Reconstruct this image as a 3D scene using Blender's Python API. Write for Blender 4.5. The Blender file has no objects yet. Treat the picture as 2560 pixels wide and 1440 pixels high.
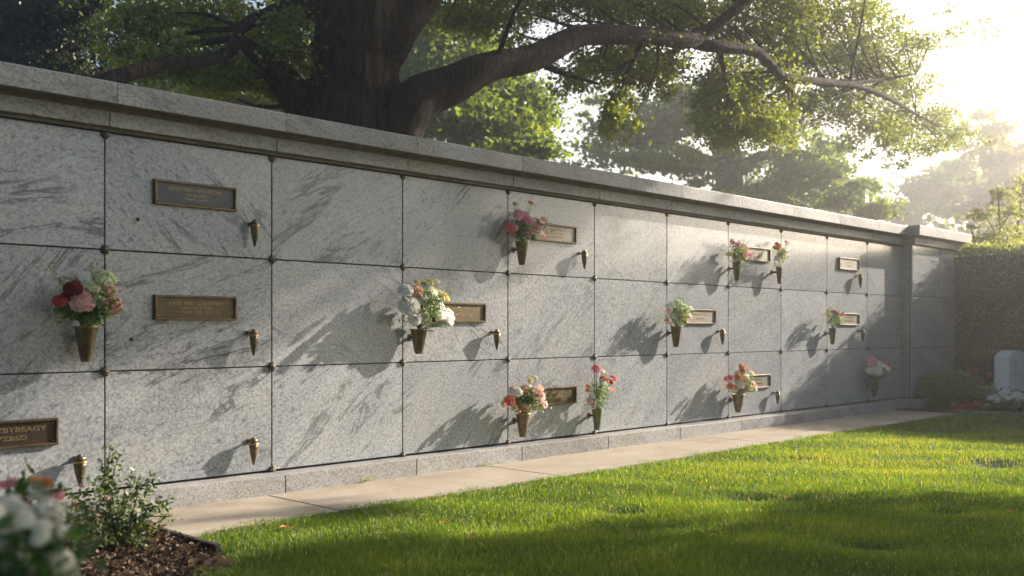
import bpy, math, random
import numpy as np
from mathutils import Vector, Matrix

# ------------------------------------------------------------------ camera
F = 2500.0; CX = 1280.0; HY = 826.0          # focal length and horizon, in pixels of a 2560 px wide frame
SN, CS = 0.6955, 0.7185
CAMZ = 1.066
D = 5.675                                     # the wall's face is the plane y = D, the wall runs along x
sc = bpy.context.scene
COL = sc.collection
cam = bpy.data.cameras.new('camera'); cam_ob = bpy.data.objects.new('camera', cam); COL.objects.link(cam_ob)
cam_ob.location = (0, 0, CAMZ)
cam_ob.rotation_euler = (math.pi / 2, 0, -math.atan2(CS, SN))
cam.sensor_width = 36; cam.lens = F / 2560 * 36
cam.shift_y = (HY - 720) / 2560
cam.clip_start = 0.05; cam.clip_end = 1500
cam.dof.use_dof = True; cam.dof.focus_distance = 7.2; cam.dof.aperture_fstop = 2.4
sc.camera = cam_ob

# ------------------------------------------------------------------ sky, sun, exposure
SUN = Vector((3.5, -1.0, 1.47)).normalized()
EL = math.asin(SUN.z)
world = bpy.data.worlds.new("World"); sc.world = world; world.use_nodes = True
wn = world.node_tree; wl = wn.links
bgn = wn.nodes['Background']
sky = wn.nodes.new('ShaderNodeTexSky'); sky.sky_type = 'NISHITA'; sky.sun_disc = False
sky.sun_elevation = EL; sky.sun_rotation = math.atan2(SUN.x, SUN.y)
sky.dust_density = 2.2; sky.air_density = 1.0
# pale glow added to the hazy morning sky, set off the sun's direction
tc = wn.nodes.new('ShaderNodeTexCoord')
dot = wn.nodes.new('ShaderNodeVectorMath'); dot.operation = 'DOT_PRODUCT'
dot.inputs[1].default_value = Vector((1.10, 0.25, 0.30)).normalized()
mx = wn.nodes.new('ShaderNodeMath'); mx.operation = 'MAXIMUM'; mx.inputs[1].default_value = 0
pw = wn.nodes.new('ShaderNodeMath'); pw.operation = 'POWER'; pw.inputs[1].default_value = 9.0
sclr = wn.nodes.new('ShaderNodeVectorMath'); sclr.operation = 'SCALE'; sclr.inputs[0].default_value = (12.0, 9.5, 5.9)
base = wn.nodes.new('ShaderNodeVectorMath'); base.operation = 'ADD'; base.inputs[1].default_value = (0.2, 0.5, 1.2)
add = wn.nodes.new('ShaderNodeVectorMath'); add.operation = 'ADD'
wl.new(tc.outputs['Generated'], dot.inputs[0]); wl.new(dot.outputs['Value'], mx.inputs[0]); wl.new(mx.outputs[0], pw.inputs[0])
wl.new(pw.outputs[0], sclr.inputs['Scale']); wl.new(sky.outputs[0], base.inputs[0]); wl.new(base.outputs[0], add.inputs[0]); wl.new(sclr.outputs[0], add.inputs[1])
wl.new(add.outputs[0], bgn.inputs[0]); bgn.inputs[1].default_value = 0.053
sun = bpy.data.lights.new('sun', 'SUN'); sun.energy = 5.0; sun.angle = math.radians(0.55); sun.color = (1.0, 0.90, 0.765)
sun_ob = bpy.data.objects.new('sun', sun); COL.objects.link(sun_ob)
sun_ob.rotation_euler = SUN.to_track_quat('Z', 'Y').to_euler()
sc.view_settings.view_transform = 'Standard'; sc.view_settings.look = 'None'
sc.view_settings.exposure = 1.62; sc.view_settings.gamma = 1.0
HAZE_DENSITY = 0.0064
sc.render.engine = 'CYCLES'
cy = sc.cycles
cy.use_denoising = True; cy.max_bounces = 6; cy.diffuse_bounces = 3; cy.glossy_bounces = 2
cy.transmission_bounces = 3; cy.volume_bounces = 0; cy.transparent_max_bounces = 6
cy.sample_clamp_indirect = 6.0; cy.caustics_reflective = False; cy.caustics_refractive = False
cy.use_adaptive_sampling = True; cy.adaptive_threshold = 0.015

rng = np.random.default_rng(7)
R = random.Random(5)

def P(px, py, Z):
    """a world point from a place in the photograph and its distance along the view axis"""
    u = (px - CX) / F
    return np.array((Z * (SN * u + CS), Z * (SN - CS * u), CAMZ + (HY - py) / F * Z))
def ZW(px, Y):
    return Y / (SN - CS * (px - CX) / F)
def PW(px, py, p=0.0):
    """point on the vertical plane standing p in front of the wall's face"""
    return P(px, py, ZW(px, D - p))
RIGHT = np.array((SN, -CS, 0.0)); FWD = np.array((CS, SN, 0.0)); UP = np.array((0, 0, 1.0))

# ------------------------------------------------------------------ object helpers
def link(o, parent=None):
    COL.objects.link(o)
    if parent is not None: o.parent = parent
    return o
def tag(o, label=None, cat=None, group=None, kind=None):
    if label: o['label'] = label
    if cat: o['category'] = cat
    if group: o['group'] = group
    if kind: o['kind'] = kind
    return o
def empty(name, loc=(0, 0, 0), label=None, cat=None, group=None):
    o = bpy.data.objects.new(name, None); o.location = loc; o.empty_display_size = 0.1
    return tag(link(o), label, cat, group)
def mesh_np(name, V, faces, mats, smooth=False, attr=None, matidx=None):
    """faces: list of int arrays, each (n, k)"""
    me = bpy.data.meshes.new(name)
    V = np.asarray(V, dtype=np.float32).reshape(-1, 3)
    faces = [np.asarray(f, dtype=np.int32) for f in faces if len(f)]
    me.vertices.add(len(V)); me.vertices.foreach_set('co', V.ravel())
    loops = np.concatenate([f.ravel() for f in faces])
    counts = np.concatenate([np.full(len(f), f.shape[1], dtype=np.int32) for f in faces])
    starts = np.concatenate(([0], np.cumsum(counts)[:-1])).astype(np.int32)
    me.loops.add(len(loops)); me.loops.foreach_set('vertex_index', loops)
    me.polygons.add(len(counts)); me.polygons.foreach_set('loop_start', starts)
    me.polygons.foreach_set('use_smooth', np.full(len(counts), bool(smooth)))
    for m in (mats if isinstance(mats, (list, tuple)) else [mats]): me.materials.append(m)
    if matidx is not None: me.polygons.foreach_set('material_index', np.asarray(matidx, dtype=np.int32))
    if attr is not None:
        a = me.attributes.new('tint', 'FLOAT', 'FACE'); a.data.foreach_set('value', np.asarray(attr, dtype=np.float32))
    me.update(calc_edges=True)
    return me
class MB:
    def __init__(s): s.v = []; s.f = {}; s.n = 0; s.t = {}
    def add(s, V, faces, tint=0.5):
        V = np.asarray(V, float).reshape(-1, 3)
        s.v.append(V)
        for f in faces:
            f = np.asarray(f, int)
            if not len(f): continue
            s.f.setdefault(f.shape[1], []).append(f + s.n)
            s.t.setdefault(f.shape[1], []).append(np.broadcast_to(tint, (len(f),)).astype(float))
        s.n += len(V)
    def box(s, lo, hi, bev=0.0):
        x0, y0, z0 = lo; x1, y1, z1 = hi; b = bev
        if b <= 0:
            V = [(x, y, z) for z in (z0, z1) for y in (y0, y1) for x in (x0, x1)]
            s.add(V, [[(0, 2, 3, 1), (4, 5, 7, 6), (0, 1, 5, 4), (2, 6, 7, 3), (0, 4, 6, 2), (1, 3, 7, 5)]])
        else:
            # front face (low y) bevelled on its four edges
            V = [(x0, y0 + b, z0), (x1, y0 + b, z0), (x1, y0 + b, z1), (x0, y0 + b, z1),
                 (x0 + b, y0, z0 + b), (x1 - b, y0, z0 + b), (x1 - b, y0, z1 - b), (x0 + b, y0, z1 - b),
                 (x0, y1, z0), (x1, y1, z0), (x1, y1, z1), (x0, y1, z1)]
            s.add(V, [[(4, 5, 6, 7), (0, 1, 5, 4), (1, 2, 6, 5), (2, 3, 7, 6), (3, 0, 4, 7),
                       (0, 8, 9, 1), (1, 9, 10, 2), (2, 10, 11, 3), (3, 11, 8, 0), (8, 11, 10, 9)]])
    def build(s, name, mat, parent=None, smooth=False):
        fs = [np.concatenate(v) for v in s.f.values()]
        ts = np.concatenate([np.concatenate(v) for v in s.t.values()])
        me = mesh_np(name, np.concatenate(s.v), fs, mat, smooth, ts)
        return link(bpy.data.objects.new(name, me), parent)
def tube(mb, pts, rad, sides=8, noise=0.0, seed=0, cap=True):
    pts = np.asarray(pts, float); rad = np.asarray(rad, float)
    n = len(pts); T = np.gradient(pts, axis=0); T /= np.linalg.norm(T, axis=1)[:, None] + 1e-9
    ref = np.array((0.31, 0.17, 0.93)); 
    if abs(T[0] @ ref) > 0.9: ref = np.array((0.9, 0.3, 0.1))
    N = np.cross(T[0], ref); N /= np.linalg.norm(N)
    rg = np.random.default_rng(seed); ph = rg.uniform(0, 6.28, 4)
    V = []
    for i in range(n):
        N = N - T[i] * (N @ T[i]); N /= np.linalg.norm(N); B = np.cross(T[i], N)
        a = np.linspace(0, 2 * np.pi, sides, endpoint=False)
        r = rad[i] * (1 + noise * (np.sin(3 * a + ph[0] + i * 0.35) + 0.7 * np.sin(5 * a + ph[1] - i * 0.5) + (0.45 * np.sin(13 * a + ph[2] + 1.3 * np.sin(i * 0.31)) + 0.4 * np.sin(21 * a + ph[3] + 1.7 * np.sin(i * 0.23 + 1)) if sides > 20 else 0) + 0.6 * np.sin(2 * a + ph[2] + i * 0.8) + 0.5 * np.sin(8 * a + ph[3] + i * 0.13)))
        V.append(pts[i] + np.outer(np.cos(a) * r, N) + np.outer(np.sin(a) * r, B))
    V = np.concatenate(V)
    q = []
    i, j = np.meshgrid(np.arange(n - 1), np.arange(sides), indexing='ij'); j2 = (j + 1) % sides
    q = np.stack([i * sides + j, i * sides + j2, (i + 1) * sides + j2, (i + 1) * sides + j], -1).reshape(-1, 4)
    fs = [q]
    if cap:
        V = np.concatenate([V, pts[-1:]]); c = len(V) - 1; k = np.arange(sides)
        fs.append(np.stack([(n - 1) * sides + k, (n - 1) * sides + (k + 1) % sides, np.full(sides, c)], -1))
    mb.add(V, fs)
def spline(cp, n=40):
    """Catmull-Rom through rows of cp (any width)"""
    cp = np.asarray(cp, float); c = np.vstack([2 * cp[0] - cp[1], cp, 2 * cp[-1] - cp[-2]])
    t = np.linspace(0, len(cp) - 1 - 1e-6, n); i = t.astype(int); f = (t - i)[:, None]
    p0, p1, p2, p3 = c[i], c[i + 1], c[i + 2], c[i + 3]
    return 0.5 * (2 * p1 + (p2 - p0) * f + (2 * p0 - 5 * p1 + 4 * p2 - p3) * f ** 2 + (3 * p1 - p0 - 3 * p2 + p3) * f ** 3)
def lathe(mb, prof, c=(0, 0, 0), sides=20, squash=1.0):
    a = np.linspace(0, 2 * np.pi, sides, endpoint=False); prof = np.asarray(prof, float)
    V = np.array([(c[0] + r * math.cos(t), c[1] + squash * r * math.sin(t), c[2] + z) for r, z in prof for t in a])
    n = len(prof)
    i, j = np.meshgrid(np.arange(n - 1), np.arange(sides), indexing='ij'); j2 = (j + 1) % sides
    mb.add(V, [np.stack([i * sides + j, i * sides + j2, (i + 1) * sides + j2, (i + 1) * sides + j], -1).reshape(-1, 4)])

# ------------------------------------------------------------------ materials
def mat(name):
    m = bpy.data.materials.new(name); m.use_nodes = True
    nt = m.node_tree; return m, nt, nt.nodes, nt.links, nt.nodes['Principled BSDF']
def rgb(c): return (c[0], c[1], c[2], 1.0)
def ramp(N, stops):
    r = N.new('ShaderNodeValToRGB'); e = r.color_ramp.elements
    while len(e) > 1: e.remove(e[-1])
    e[0].position = stops[0][0]; e[0].color = rgb(stops[0][1])
    for p, c in stops[1:]:
        x = e.new(p); x.color = rgb(c)
    return r
def noise(N, L, vec, scale, detail=3, rough=0.55, dist=0.0):
    n = N.new('ShaderNodeTexNoise'); n.inputs['Scale'].default_value = scale; n.inputs['Detail'].default_value = detail
    n.inputs['Roughness'].default_value = rough; n.inputs['Distortion'].default_value = dist
    if vec is not None: L.new(vec, n.inputs['Vector'])
    return n
def mixc(N, L, fac, a, b, mode='MIX'):
    m = N.new('ShaderNodeMix'); m.data_type = 'RGBA'; m.blend_type = mode
    for k, x in ((0, fac), (6, a), (7, b)):
        if hasattr(x, 'links') or hasattr(x, 'is_linked'): L.new(x, m.inputs[k])
        elif isinstance(x, (int, float)): m.inputs[k].default_value = x
        else: m.inputs[k].default_value = rgb(x)
    return m.outputs[2]
def math_(N, L, op, a, b=None):
    m = N.new('ShaderNodeMath'); m.operation = op
    for k, x in ((0, a), (1, b)):
        if x is None: continue
        if hasattr(x, 'is_linked'): L.new(x, m.inputs[k])
        else: m.inputs[k].default_value = x
    return m.outputs[0]
def bump(N, L, b, h, strength, dist):
    n = N.new('ShaderNodeBump'); n.inputs['Strength'].default_value = strength; n.inputs['Distance'].default_value = dist
    L.new(h, n.inputs['Height']); L.new(n.outputs[0], b.inputs['Normal']); return n

def granite(name, light=(0.40, 0.405, 0.415), rough=0.16, spec=0.6, warm=0.0, coat=0.0, vein=1.0):
    m, nt, N, L, b = mat(name)
    t = N.new('ShaderNodeTexCoord'); oi = N.new('ShaderNodeObjectInfo')
    off = N.new('ShaderNodeVectorMath'); off.operation = 'SCALE'; off.inputs[0].default_value = (13.1, 7.3, 9.7); L.new(oi.outputs['Random'], off.inputs['Scale'])
    ad = N.new('ShaderNodeVectorMath'); ad.operation = 'ADD'; L.new(t.outputs['Object'], ad.inputs[0]); L.new(off.outputs[0], ad.inputs[1])
    at = N.new('ShaderNodeAttribute'); at.attribute_type = 'OBJECT'; at.attribute_name = 'vein_angle'
    at2 = N.new('ShaderNodeAttribute'); at2.attribute_type = 'OBJECT'; at2.attribute_name = 'vein_strength'
    rot = N.new('ShaderNodeVectorRotate'); rot.rotation_type = 'Y_AXIS'; L.new(ad.outputs[0], rot.inputs['Vector']); L.new(at.outputs['Fac'], rot.inputs['Angle'])
    mp = N.new('ShaderNodeMapping'); mp.inputs['Scale'].default_value = (0.42, 1, 1.35); L.new(rot.outputs[0], mp.inputs['Vector'])
    grain = noise(N, L, ad.outputs[0], 58, 5, 0.8)
    grain2 = noise(N, L, ad.outputs[0], 150, 2, 0.7)
    fleck = noise(N, L, mp.outputs[0], 38, 5, 0.75, 0.2)
    cloud = noise(N, L, mp.outputs[0], 1.7, 4, 0.6, 0.4)
    mv = N.new('ShaderNodeMapping'); mv.inputs['Scale'].default_value = (0.28, 1, 1.5); L.new(rot.outputs[0], mv.inputs['Vector'])
    veins = noise(N, L, mv.outputs[0], 3.0, 9, 0.66, 0.6)
    g = ramp(N, [(0.37, [c * 0.46 for c in light]), (0.46, [c * 0.83 for c in light]), (0.60, [min(1, c * 1.16) for c in light])]); L.new(grain.outputs['Fac'], g.inputs[0])
    g2 = ramp(N, [(0.33, (0.62, 0.62, 0.64)), (0.5, (1, 1, 1)), (0.7, (1.0, 1.0, 1.0))]); L.new(grain2.outputs['Fac'], g2.inputs[0])
    c = mixc(N, L, 0.8, g.outputs[0], g2.outputs[0], 'MULTIPLY')
    fl = ramp(N, [(0.555, (0, 0, 0)), (0.615, (1, 1, 1))]); L.new(fleck.outputs['Fac'], fl.inputs[0])
    cl = ramp(N, [(0.38, (0.34, 0.34, 0.34)), (0.64, (1, 1, 1))]); L.new(cloud.outputs['Fac'], cl.inputs[0])
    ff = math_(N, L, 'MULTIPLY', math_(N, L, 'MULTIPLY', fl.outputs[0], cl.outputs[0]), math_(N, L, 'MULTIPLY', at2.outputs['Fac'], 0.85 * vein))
    c = mixc(N, L, ff, c, (0.085, 0.088, 0.105))
    # thin dark cracks-like veins where the noise crosses its middle
    dv = math_(N, L, 'ABSOLUTE', math_(N, L, 'SUBTRACT', veins.outputs['Fac'], 0.5))
    vr = ramp(N, [(0.0, (1, 1, 1)), (0.010, (0.8, 0.8, 0.8)), (0.026, (0, 0, 0))]); L.new(dv, vr.inputs[0])
    brk = noise(N, L, mp.outputs[0], 2.4, 3, 0.6); br = ramp(N, [(0.50, (0, 0, 0)), (0.58, (1, 1, 1))]); L.new(brk.outputs['Fac'], br.inputs[0])
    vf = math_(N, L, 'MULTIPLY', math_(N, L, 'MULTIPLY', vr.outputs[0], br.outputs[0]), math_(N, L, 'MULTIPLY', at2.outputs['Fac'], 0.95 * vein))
    c = mixc(N, L, vf, c, (0.09, 0.09, 0.10))
    # broad tonal drift between lighter and darker stone
    dr = ramp(N, [(0.38, (1.05, 1.045, 1.035)), (0.62, (0.86, 0.88, 0.92))]); L.new(cloud.outputs['Fac'], dr.inputs[0])
    c = mixc(N, L, 1.0, c, dr.outputs[0], 'MULTIPLY')
    if warm:
        st = noise(N, L, t.outputs['Object'], 2.6, 4, 0.6); sr = ramp(N, [(0.45, (1, 1, 1)), (0.8, (0.83, 0.74, 0.58))]); L.new(st.outputs['Fac'], sr.inputs[0])
        c = mixc(N, L, warm, c, sr.outputs[0], 'MULTIPLY')
    sv = N.new('ShaderNodeMapRange'); sv.inputs['To Min'].default_value = 0.88; sv.inputs['To Max'].default_value = 1.08; L.new(oi.outputs['Random'], sv.inputs[0])
    c = mixc(N, L, 1.0, c, sv.outputs[0], 'MULTIPLY')
    L.new(c, b.inputs['Base Color'])
    b.inputs['Roughness'].default_value = rough; b.inputs['Specular IOR Level'].default_value = spec
    b.inputs['Coat Weight'].default_value = coat; b.inputs['Coat Roughness'].default_value = 0.06
    rr = N.new('ShaderNodeMapRange'); rr.inputs['To Min'].default_value = rough * 0.75; rr.inputs['To Max'].default_value = rough * 1.5
    L.new(cloud.outputs['Fac'], rr.inputs[0]); L.new(rr.outputs[0], b.inputs['Roughness'])
    bump(N, L, b, grain.outputs['Fac'], 0.05, 0.002)
    return m
M_PANEL = granite('polished_granite', rough=0.17, spec=0.55, coat=0.22)
M_STONE = granite('honed_granite', light=(0.39, 0.38, 0.37), rough=0.5, spec=0.2, warm=0.8, vein=0.7)

def simple(name, col, rough=0.5, metal=0.0, nscale=None, namt=0.35, nb=0.0, dark=None, spec=0.5):
    m, nt, N, L, b = mat(name)
    b.inputs['Roughness'].default_value = rough; b.inputs['Metallic'].default_value = metal; b.inputs['Specular IOR Level'].default_value = spec
    if nscale:
        t = N.new('ShaderNodeTexCoord'); n = noise(N, L, t.outputs['Object'], nscale, 4, 0.65)
        dk = dark or [c * (1 - namt) for c in col]
        r = ramp(N, [(0.35, dk), (0.65, col)]); L.new(n.outputs['Fac'], r.inputs[0]); L.new(r.outputs[0], b.inputs['Base Color'])
        if nb: bump(N, L, b, n.outputs['Fac'], nb, 0.01)
    else: b.inputs['Base Color'].default_value = rgb(col)
    return m
M_OLIVE = simple('weathered_olive_shade', (0.135, 0.115, 0.07), 0.75, nscale=14, dark=(0.07, 0.06, 0.035))  # weathered olive, darkened to carry the shade under coping and frieze
M_JOINT = simple('joint_shadow_mortar', (0.035, 0.032, 0.03), 0.9, nscale=30)
M_BRONZE = simple('aged_bronze', (0.20, 0.145, 0.075), 0.40, 0.8, nscale=22, dark=(0.09, 0.07, 0.042))
M_BRONZE_DK = simple('dark_bronze', (0.13, 0.095, 0.055), 0.42, 0.8, nscale=30, dark=(0.06, 0.05, 0.035))
M_BRASS = simple('rubbed_brass', (0.52, 0.36, 0.15), 0.28, 0.9, nscale=26, dark=(0.22, 0.15, 0.07))
M_ROSE = simple('weathered_bronze_rosette', (0.15, 0.12, 0.085), 0.5, 0.7, nscale=90, dark=(0.055, 0.045, 0.035))
M_VASEGREEN = simple('green_tinted_bronze', (0.16, 0.19, 0.085), 0.4, 0.6, nscale=20, dark=(0.08, 0.10, 0.05))
M_VASE = simple('brown_bronze_vase', (0.21, 0.165, 0.10), 0.33, 0.75, nscale=16, dark=(0.11, 0.085, 0.05))
FIELD = {
    'slate': simple('plaque_field_slate', (0.075, 0.08, 0.08), 0.4, 0.5, nscale=40),
    'brass': simple('plaque_field_olive_brass', (0.125, 0.095, 0.05), 0.45, 0.55, nscale=40),
    'brown': simple('plaque_field_dark_brown', (0.06, 0.036, 0.022), 0.45, 0.5, nscale=40),
    'pale': simple('plaque_field_pale_glare', (0.27, 0.25, 0.21), 0.42, 0.25, nscale=30, namt=0.3),  # pale tone carries the glare on the lit bronze
}
M_LETTER = simple('raised_brass_letters', (0.33, 0.25, 0.13), 0.45, 0.7, nscale=60, dark=(0.15, 0.11, 0.06))
M_CONC = None
def concrete():
    m, nt, N, L, b = mat('path_concrete')
    t = N.new('ShaderNodeTexCoord')
    n1 = noise(N, L, t.outputs['Object'], 1.6, 6, 0.62, 0.3); n2 = noise(N, L, t.outputs['Object'], 60, 3, 0.7)
    r = ramp(N, [(0.3, (0.27, 0.215, 0.16)), (0.5, (0.375, 0.31, 0.235)), (0.7, (0.44, 0.38, 0.30))]); L.new(n1.outputs['Fac'], r.inputs[0])
    r2 = ramp(N, [(0.3, (0.82, 0.82, 0.82)), (0.6, (1.04, 1.04, 1.04))]); L.new(n2.outputs['Fac'], r2.inputs[0])
    c = mixc(N, L, 1.0, r.outputs[0], r2.outputs[0], 'MULTIPLY')
    n3 = noise(N, L, t.outputs['Object'], 7, 5, 0.6, 0.5); r3 = ramp(N, [(0.68, (1, 1, 1)), (0.78, (0.6, 0.52, 0.42))]); L.new(n3.outputs['Fac'], r3.inputs[0])
    c = mixc(N, L, 0.9, c, r3.outputs[0], 'MULTIPLY')
    L.new(c, b.inputs['Base Color']); b.inputs['Roughness'].default_value = 0.75; bump(N, L, b, n2.outputs['Fac'], 0.25, 0.004)
    return m
M_CONC = concrete()
M_SOIL = simple('lawn_soil', (0.06, 0.10, 0.02), 0.95, nscale=7, dark=(0.035, 0.05, 0.014))
M_MULCH = simple('bark_mulch', (0.085, 0.045, 0.025), 0.9, nscale=40, dark=(0.025, 0.014, 0.009), nb=0.8)
M_GROUND = simple('far_ground', (0.06, 0.08, 0.03), 0.95, nscale=0.6)
M_RUBBER = simple('black_edging', (0.03, 0.026, 0.022), 0.6, nscale=20)
M_HEADST = simple('white_marble', (0.72, 0.73, 0.74), 0.5, nscale=12, namt=0.12)
M_CARVE = simple('carved_shadow_paint', (0.30, 0.31, 0.33), 0.7, nscale=20)
M_STEM = simple('green_stem', (0.09, 0.14, 0.04), 0.6)

def leafmat(name, stops, trans=0.45, rough=0.5, gloss=0.06, tmul=(1.5, 1.45, 0.7)):
    m, nt, N, L, b = mat(name); N.remove(b); out = N['Material Output']
    a = N.new('ShaderNodeAttribute'); a.attribute_name = 'tint'
    r = ramp(N, stops); L.new(a.outputs['Fac'], r.inputs[0])
    d = N.new('ShaderNodeBsdfDiffuse'); L.new(r.outputs[0], d.inputs[0])
    tr = N.new('ShaderNodeBsdfTranslucent'); tcx = mixc(N, L, 1.0, r.outputs[0], tmul, 'MULTIPLY'); L.new(tcx, tr.inputs[0])
    g = N.new('ShaderNodeBsdfGlossy'); g.inputs['Roughness'].default_value = rough; g.inputs[0].default_value = (0.9, 0.9, 0.85, 1)
    m1 = N.new('ShaderNodeMixShader'); m1.inputs[0].default_value = trans; L.new(d.outputs[0], m1.inputs[1]); L.new(tr.outputs[0], m1.inputs[2])
    m2 = N.new('ShaderNodeMixShader'); m2.inputs[0].default_value = gloss; L.new(m1.outputs[0], m2.inputs[1]); L.new(g.outputs[0], m2.inputs[2])
    L.new(m2.outputs[0], out.inputs['Surface'])
    return m
M_OAK = leafmat('oak_leaf', [(0, (0.07, 0.105, 0.02)), (0.5, (0.15, 0.20, 0.035)), (0.85, (0.24, 0.265, 0.045)), (1, (0.36, 0.30, 0.05))], 0.55, 0.4, 0.06, (1.8, 1.65, 0.6))
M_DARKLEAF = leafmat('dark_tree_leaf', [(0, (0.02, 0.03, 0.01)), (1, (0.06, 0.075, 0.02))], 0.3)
M_GREENLEAF = leafmat('fresh_green_leaf', [(0, (0.07, 0.12, 0.025)), (0.6, (0.16, 0.23, 0.05)), (1, (0.30, 0.33, 0.08))], 0.5, 0.5, 0.05, (1.7, 1.6, 0.6))
M_MIDLEAF = leafmat('far_tree_leaf', [(0, (0.07, 0.12, 0.035)), (0.7, (0.15, 0.21, 0.06)), (1, (0.32, 0.30, 0.07))], 0.55, 0.5, 0.05, (1.7, 1.6, 0.6))
M_GOLDLEAF = leafmat('golden_leaf', [(0, (0.09, 0.10, 0.02)), (1, (0.26, 0.21, 0.04))], 0.55)
M_HEDGE = leafmat('hedge_leaf', [(0, (0.022, 0.052, 0.012)), (0.8, (0.06, 0.12, 0.025)), (1, (0.13, 0.21, 0.05))], 0.3)
M_SPRIG = leafmat('new_growth_leaf', [(0, (0.18, 0.24, 0.05)), (1, (0.40, 0.38, 0.10))], 0.5, 0.4, 0.06, (1.6, 1.5, 0.7))
M_FOL = leafmat('bouquet_leaf', [(0, (0.06, 0.12, 0.03)), (0.6, (0.14, 0.24, 0.06)), (1, (0.30, 0.38, 0.11))], 0.45, 0.45, 0.05)
M_SHRUB = leafmat('shrub_leaf', [(0, (0.035, 0.065, 0.022)), (0.7, (0.10, 0.15, 0.05)), (1, (0.25, 0.27, 0.11))], 0.35)
M_BROAD = leafmat('broad_leaf', [(0, (0.02, 0.055, 0.012)), (0.7, (0.045, 0.11, 0.02)), (1, (0.10, 0.19, 0.04))], 0.3)
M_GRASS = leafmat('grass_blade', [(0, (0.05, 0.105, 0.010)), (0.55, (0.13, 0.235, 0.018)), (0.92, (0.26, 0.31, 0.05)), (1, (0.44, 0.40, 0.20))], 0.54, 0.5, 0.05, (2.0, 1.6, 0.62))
M_FALLEN = leafmat('fallen_leaf', [(0, (0.35, 0.12, 0.03)), (1, (0.5, 0.25, 0.07))], 0.3)
def petal(name, c, c2=None):
    return leafmat(name, [(0, c2 or [x * 0.72 for x in c]), (1, c)], 0.45, 0.6, 0.02, (1.15, 1.08, 1.02))
PET = {
    'pink': petal('pink_petal', (0.86, 0.50, 0.48), (0.80, 0.34, 0.34)), 'palepink': petal('pale_pink_petal', (0.82, 0.60, 0.55), (0.78, 0.42, 0.38)),
    'white': petal('white_petal', (0.88, 0.86, 0.80), (0.80, 0.78, 0.68)), 'cream': petal('cream_green_petal', (0.72, 0.74, 0.50), (0.58, 0.62, 0.34)),
    'darkred': petal('dark_red_petal', (0.22, 0.012, 0.012), (0.10, 0.006, 0.006)), 'red': petal('red_petal', (0.60, 0.07, 0.05)),
    'coral': petal('coral_petal', (0.78, 0.22, 0.14)), 'orange': petal('orange_petal', (0.78, 0.30, 0.09)), 'peach': petal('peach_petal', (0.82, 0.52, 0.32)),
    'yellow': petal('yellow_petal', (0.75, 0.62, 0.20)), 'rose': petal('rose_petal', (0.82, 0.32, 0.38)), 'tan': petal('tan_petal', (0.55, 0.45, 0.24)),
}
def bark(name, a, b_, scale=1.0):
    m, nt, N, L, b = mat(name)
    t = N.new('ShaderNodeTexCoord'); mp = N.new('ShaderNodeMapping'); mp.inputs['Scale'].default_value = (scale * 1.0, scale * 1.0, scale * 0.16); L.new(t.outputs['Object'], mp.inputs[0])
    n = noise(N, L, mp.outputs[0], 13, 7, 0.7, 0.8); n2 = noise(N, L, t.outputs['Object'], 3, 4, 0.6)
    r = ramp(N, [(0.38, a), (0.60, b_)]); L.new(n.outputs['Fac'], r.inputs[0])
    r2 = ramp(N, [(0.3, (0.7, 0.7, 0.7)), (0.7, (1.15, 1.1, 1.0))]); L.new(n2.outputs['Fac'], r2.inputs[0])
    L.new(mixc(N, L, 1.0, r.outputs[0], r2.outputs[0], 'MULTIPLY'), b.inputs['Base Color'])
    b.inputs['Roughness'].default_value = 0.9; b.inputs['Specular IOR Level'].default_value = 0.2
    bump(N, L, b, n.outputs['Fac'], 1.0, 0.16)
    return m
M_BARK = bark('oak_bark', (0.009, 0.007, 0.006), (0.085, 0.065, 0.048), 1.5)
M_BARK2 = bark('far_bark', (0.03, 0.024, 0.02), (0.09, 0.075, 0.06), 0.6)

# ------------------------------------------------------------------ ground
def sheet(name, poly, z, m):
    me = bpy.data.meshes.new(name); me.from_pydata([(x, y, z) for x, y in poly], [], [list(range(len(poly)))]); me.materials.append(m)
    return tag(link(bpy.data.objects.new(name, me)), kind='structure')
sheet('ground', [(-58, -78), (118, -78), (118, 98), (-58, 98)], -0.03, M_GROUND)
PATH_Y = 4.74; PATH_X0 = 2.46; BED_X = 12.94; WALL_X0 = -5.24
# mown ground under the grass: a gently uneven sheet
def hfun(x, y):
    return 0.012 * np.sin(1.3 * x + 0.6 * y) + 0.010 * np.sin(2.9 * x - 1.9 * y + 1.0) + 0.008 * np.sin(5.3 * x + 3.7 * y + 2.0)
SINKS = [(px, py) for px, py in ((1868, 1243), (2492, 1163), (2175, 1372), (2360, 1290), (1560, 1292), (2010, 1150))]
SINKP = []
for (px, py), r in zip(SINKS, (0.17, 0.26, 0.17, 0.17, 0.16, 0.10)):
    q = P(px, py, CAMZ * F / (py - HY)); SINKP.append((q[0], q[1], r))
def sink(x, y):
    s = np.zeros_like(x)
    for a, b, r in SINKP:
        d = (((x - a) * SN - (y - b) * CS) / r) ** 2 + (((x - a) * CS + (y - b) * SN) / (r * 0.8)) ** 2
        s = np.maximum(s, np.exp(-d * 1.6))
    return s
def in_mulch(x, y):
    # planting bed at the wall's left end
    return (x < PATH_X0 + 0.02) & (y > 3.0 + 0.95 * (x - 1.1) + 0.05 * np.sin(x * 9) + 0.03 * np.sin(x * 23))
gx = np.concatenate([np.arange(-20, 0, 0.5), np.arange(0, 13.0, 0.07)]); gx[-1] = 12.94
gy = np.concatenate([np.arange(-30, 0.5, 0.5), np.arange(0.5, 4.80, 0.07)])
X, Y = np.meshgrid(gx, gy, indexing='ij')
H = hfun(X, Y) * np.clip((4.8 - Y) / 0.5, 0, 1) - 0.05 * sink(X, Y) + 0.004
H = np.where(in_mulch(X, Y), H - 0.03, H)
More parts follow.
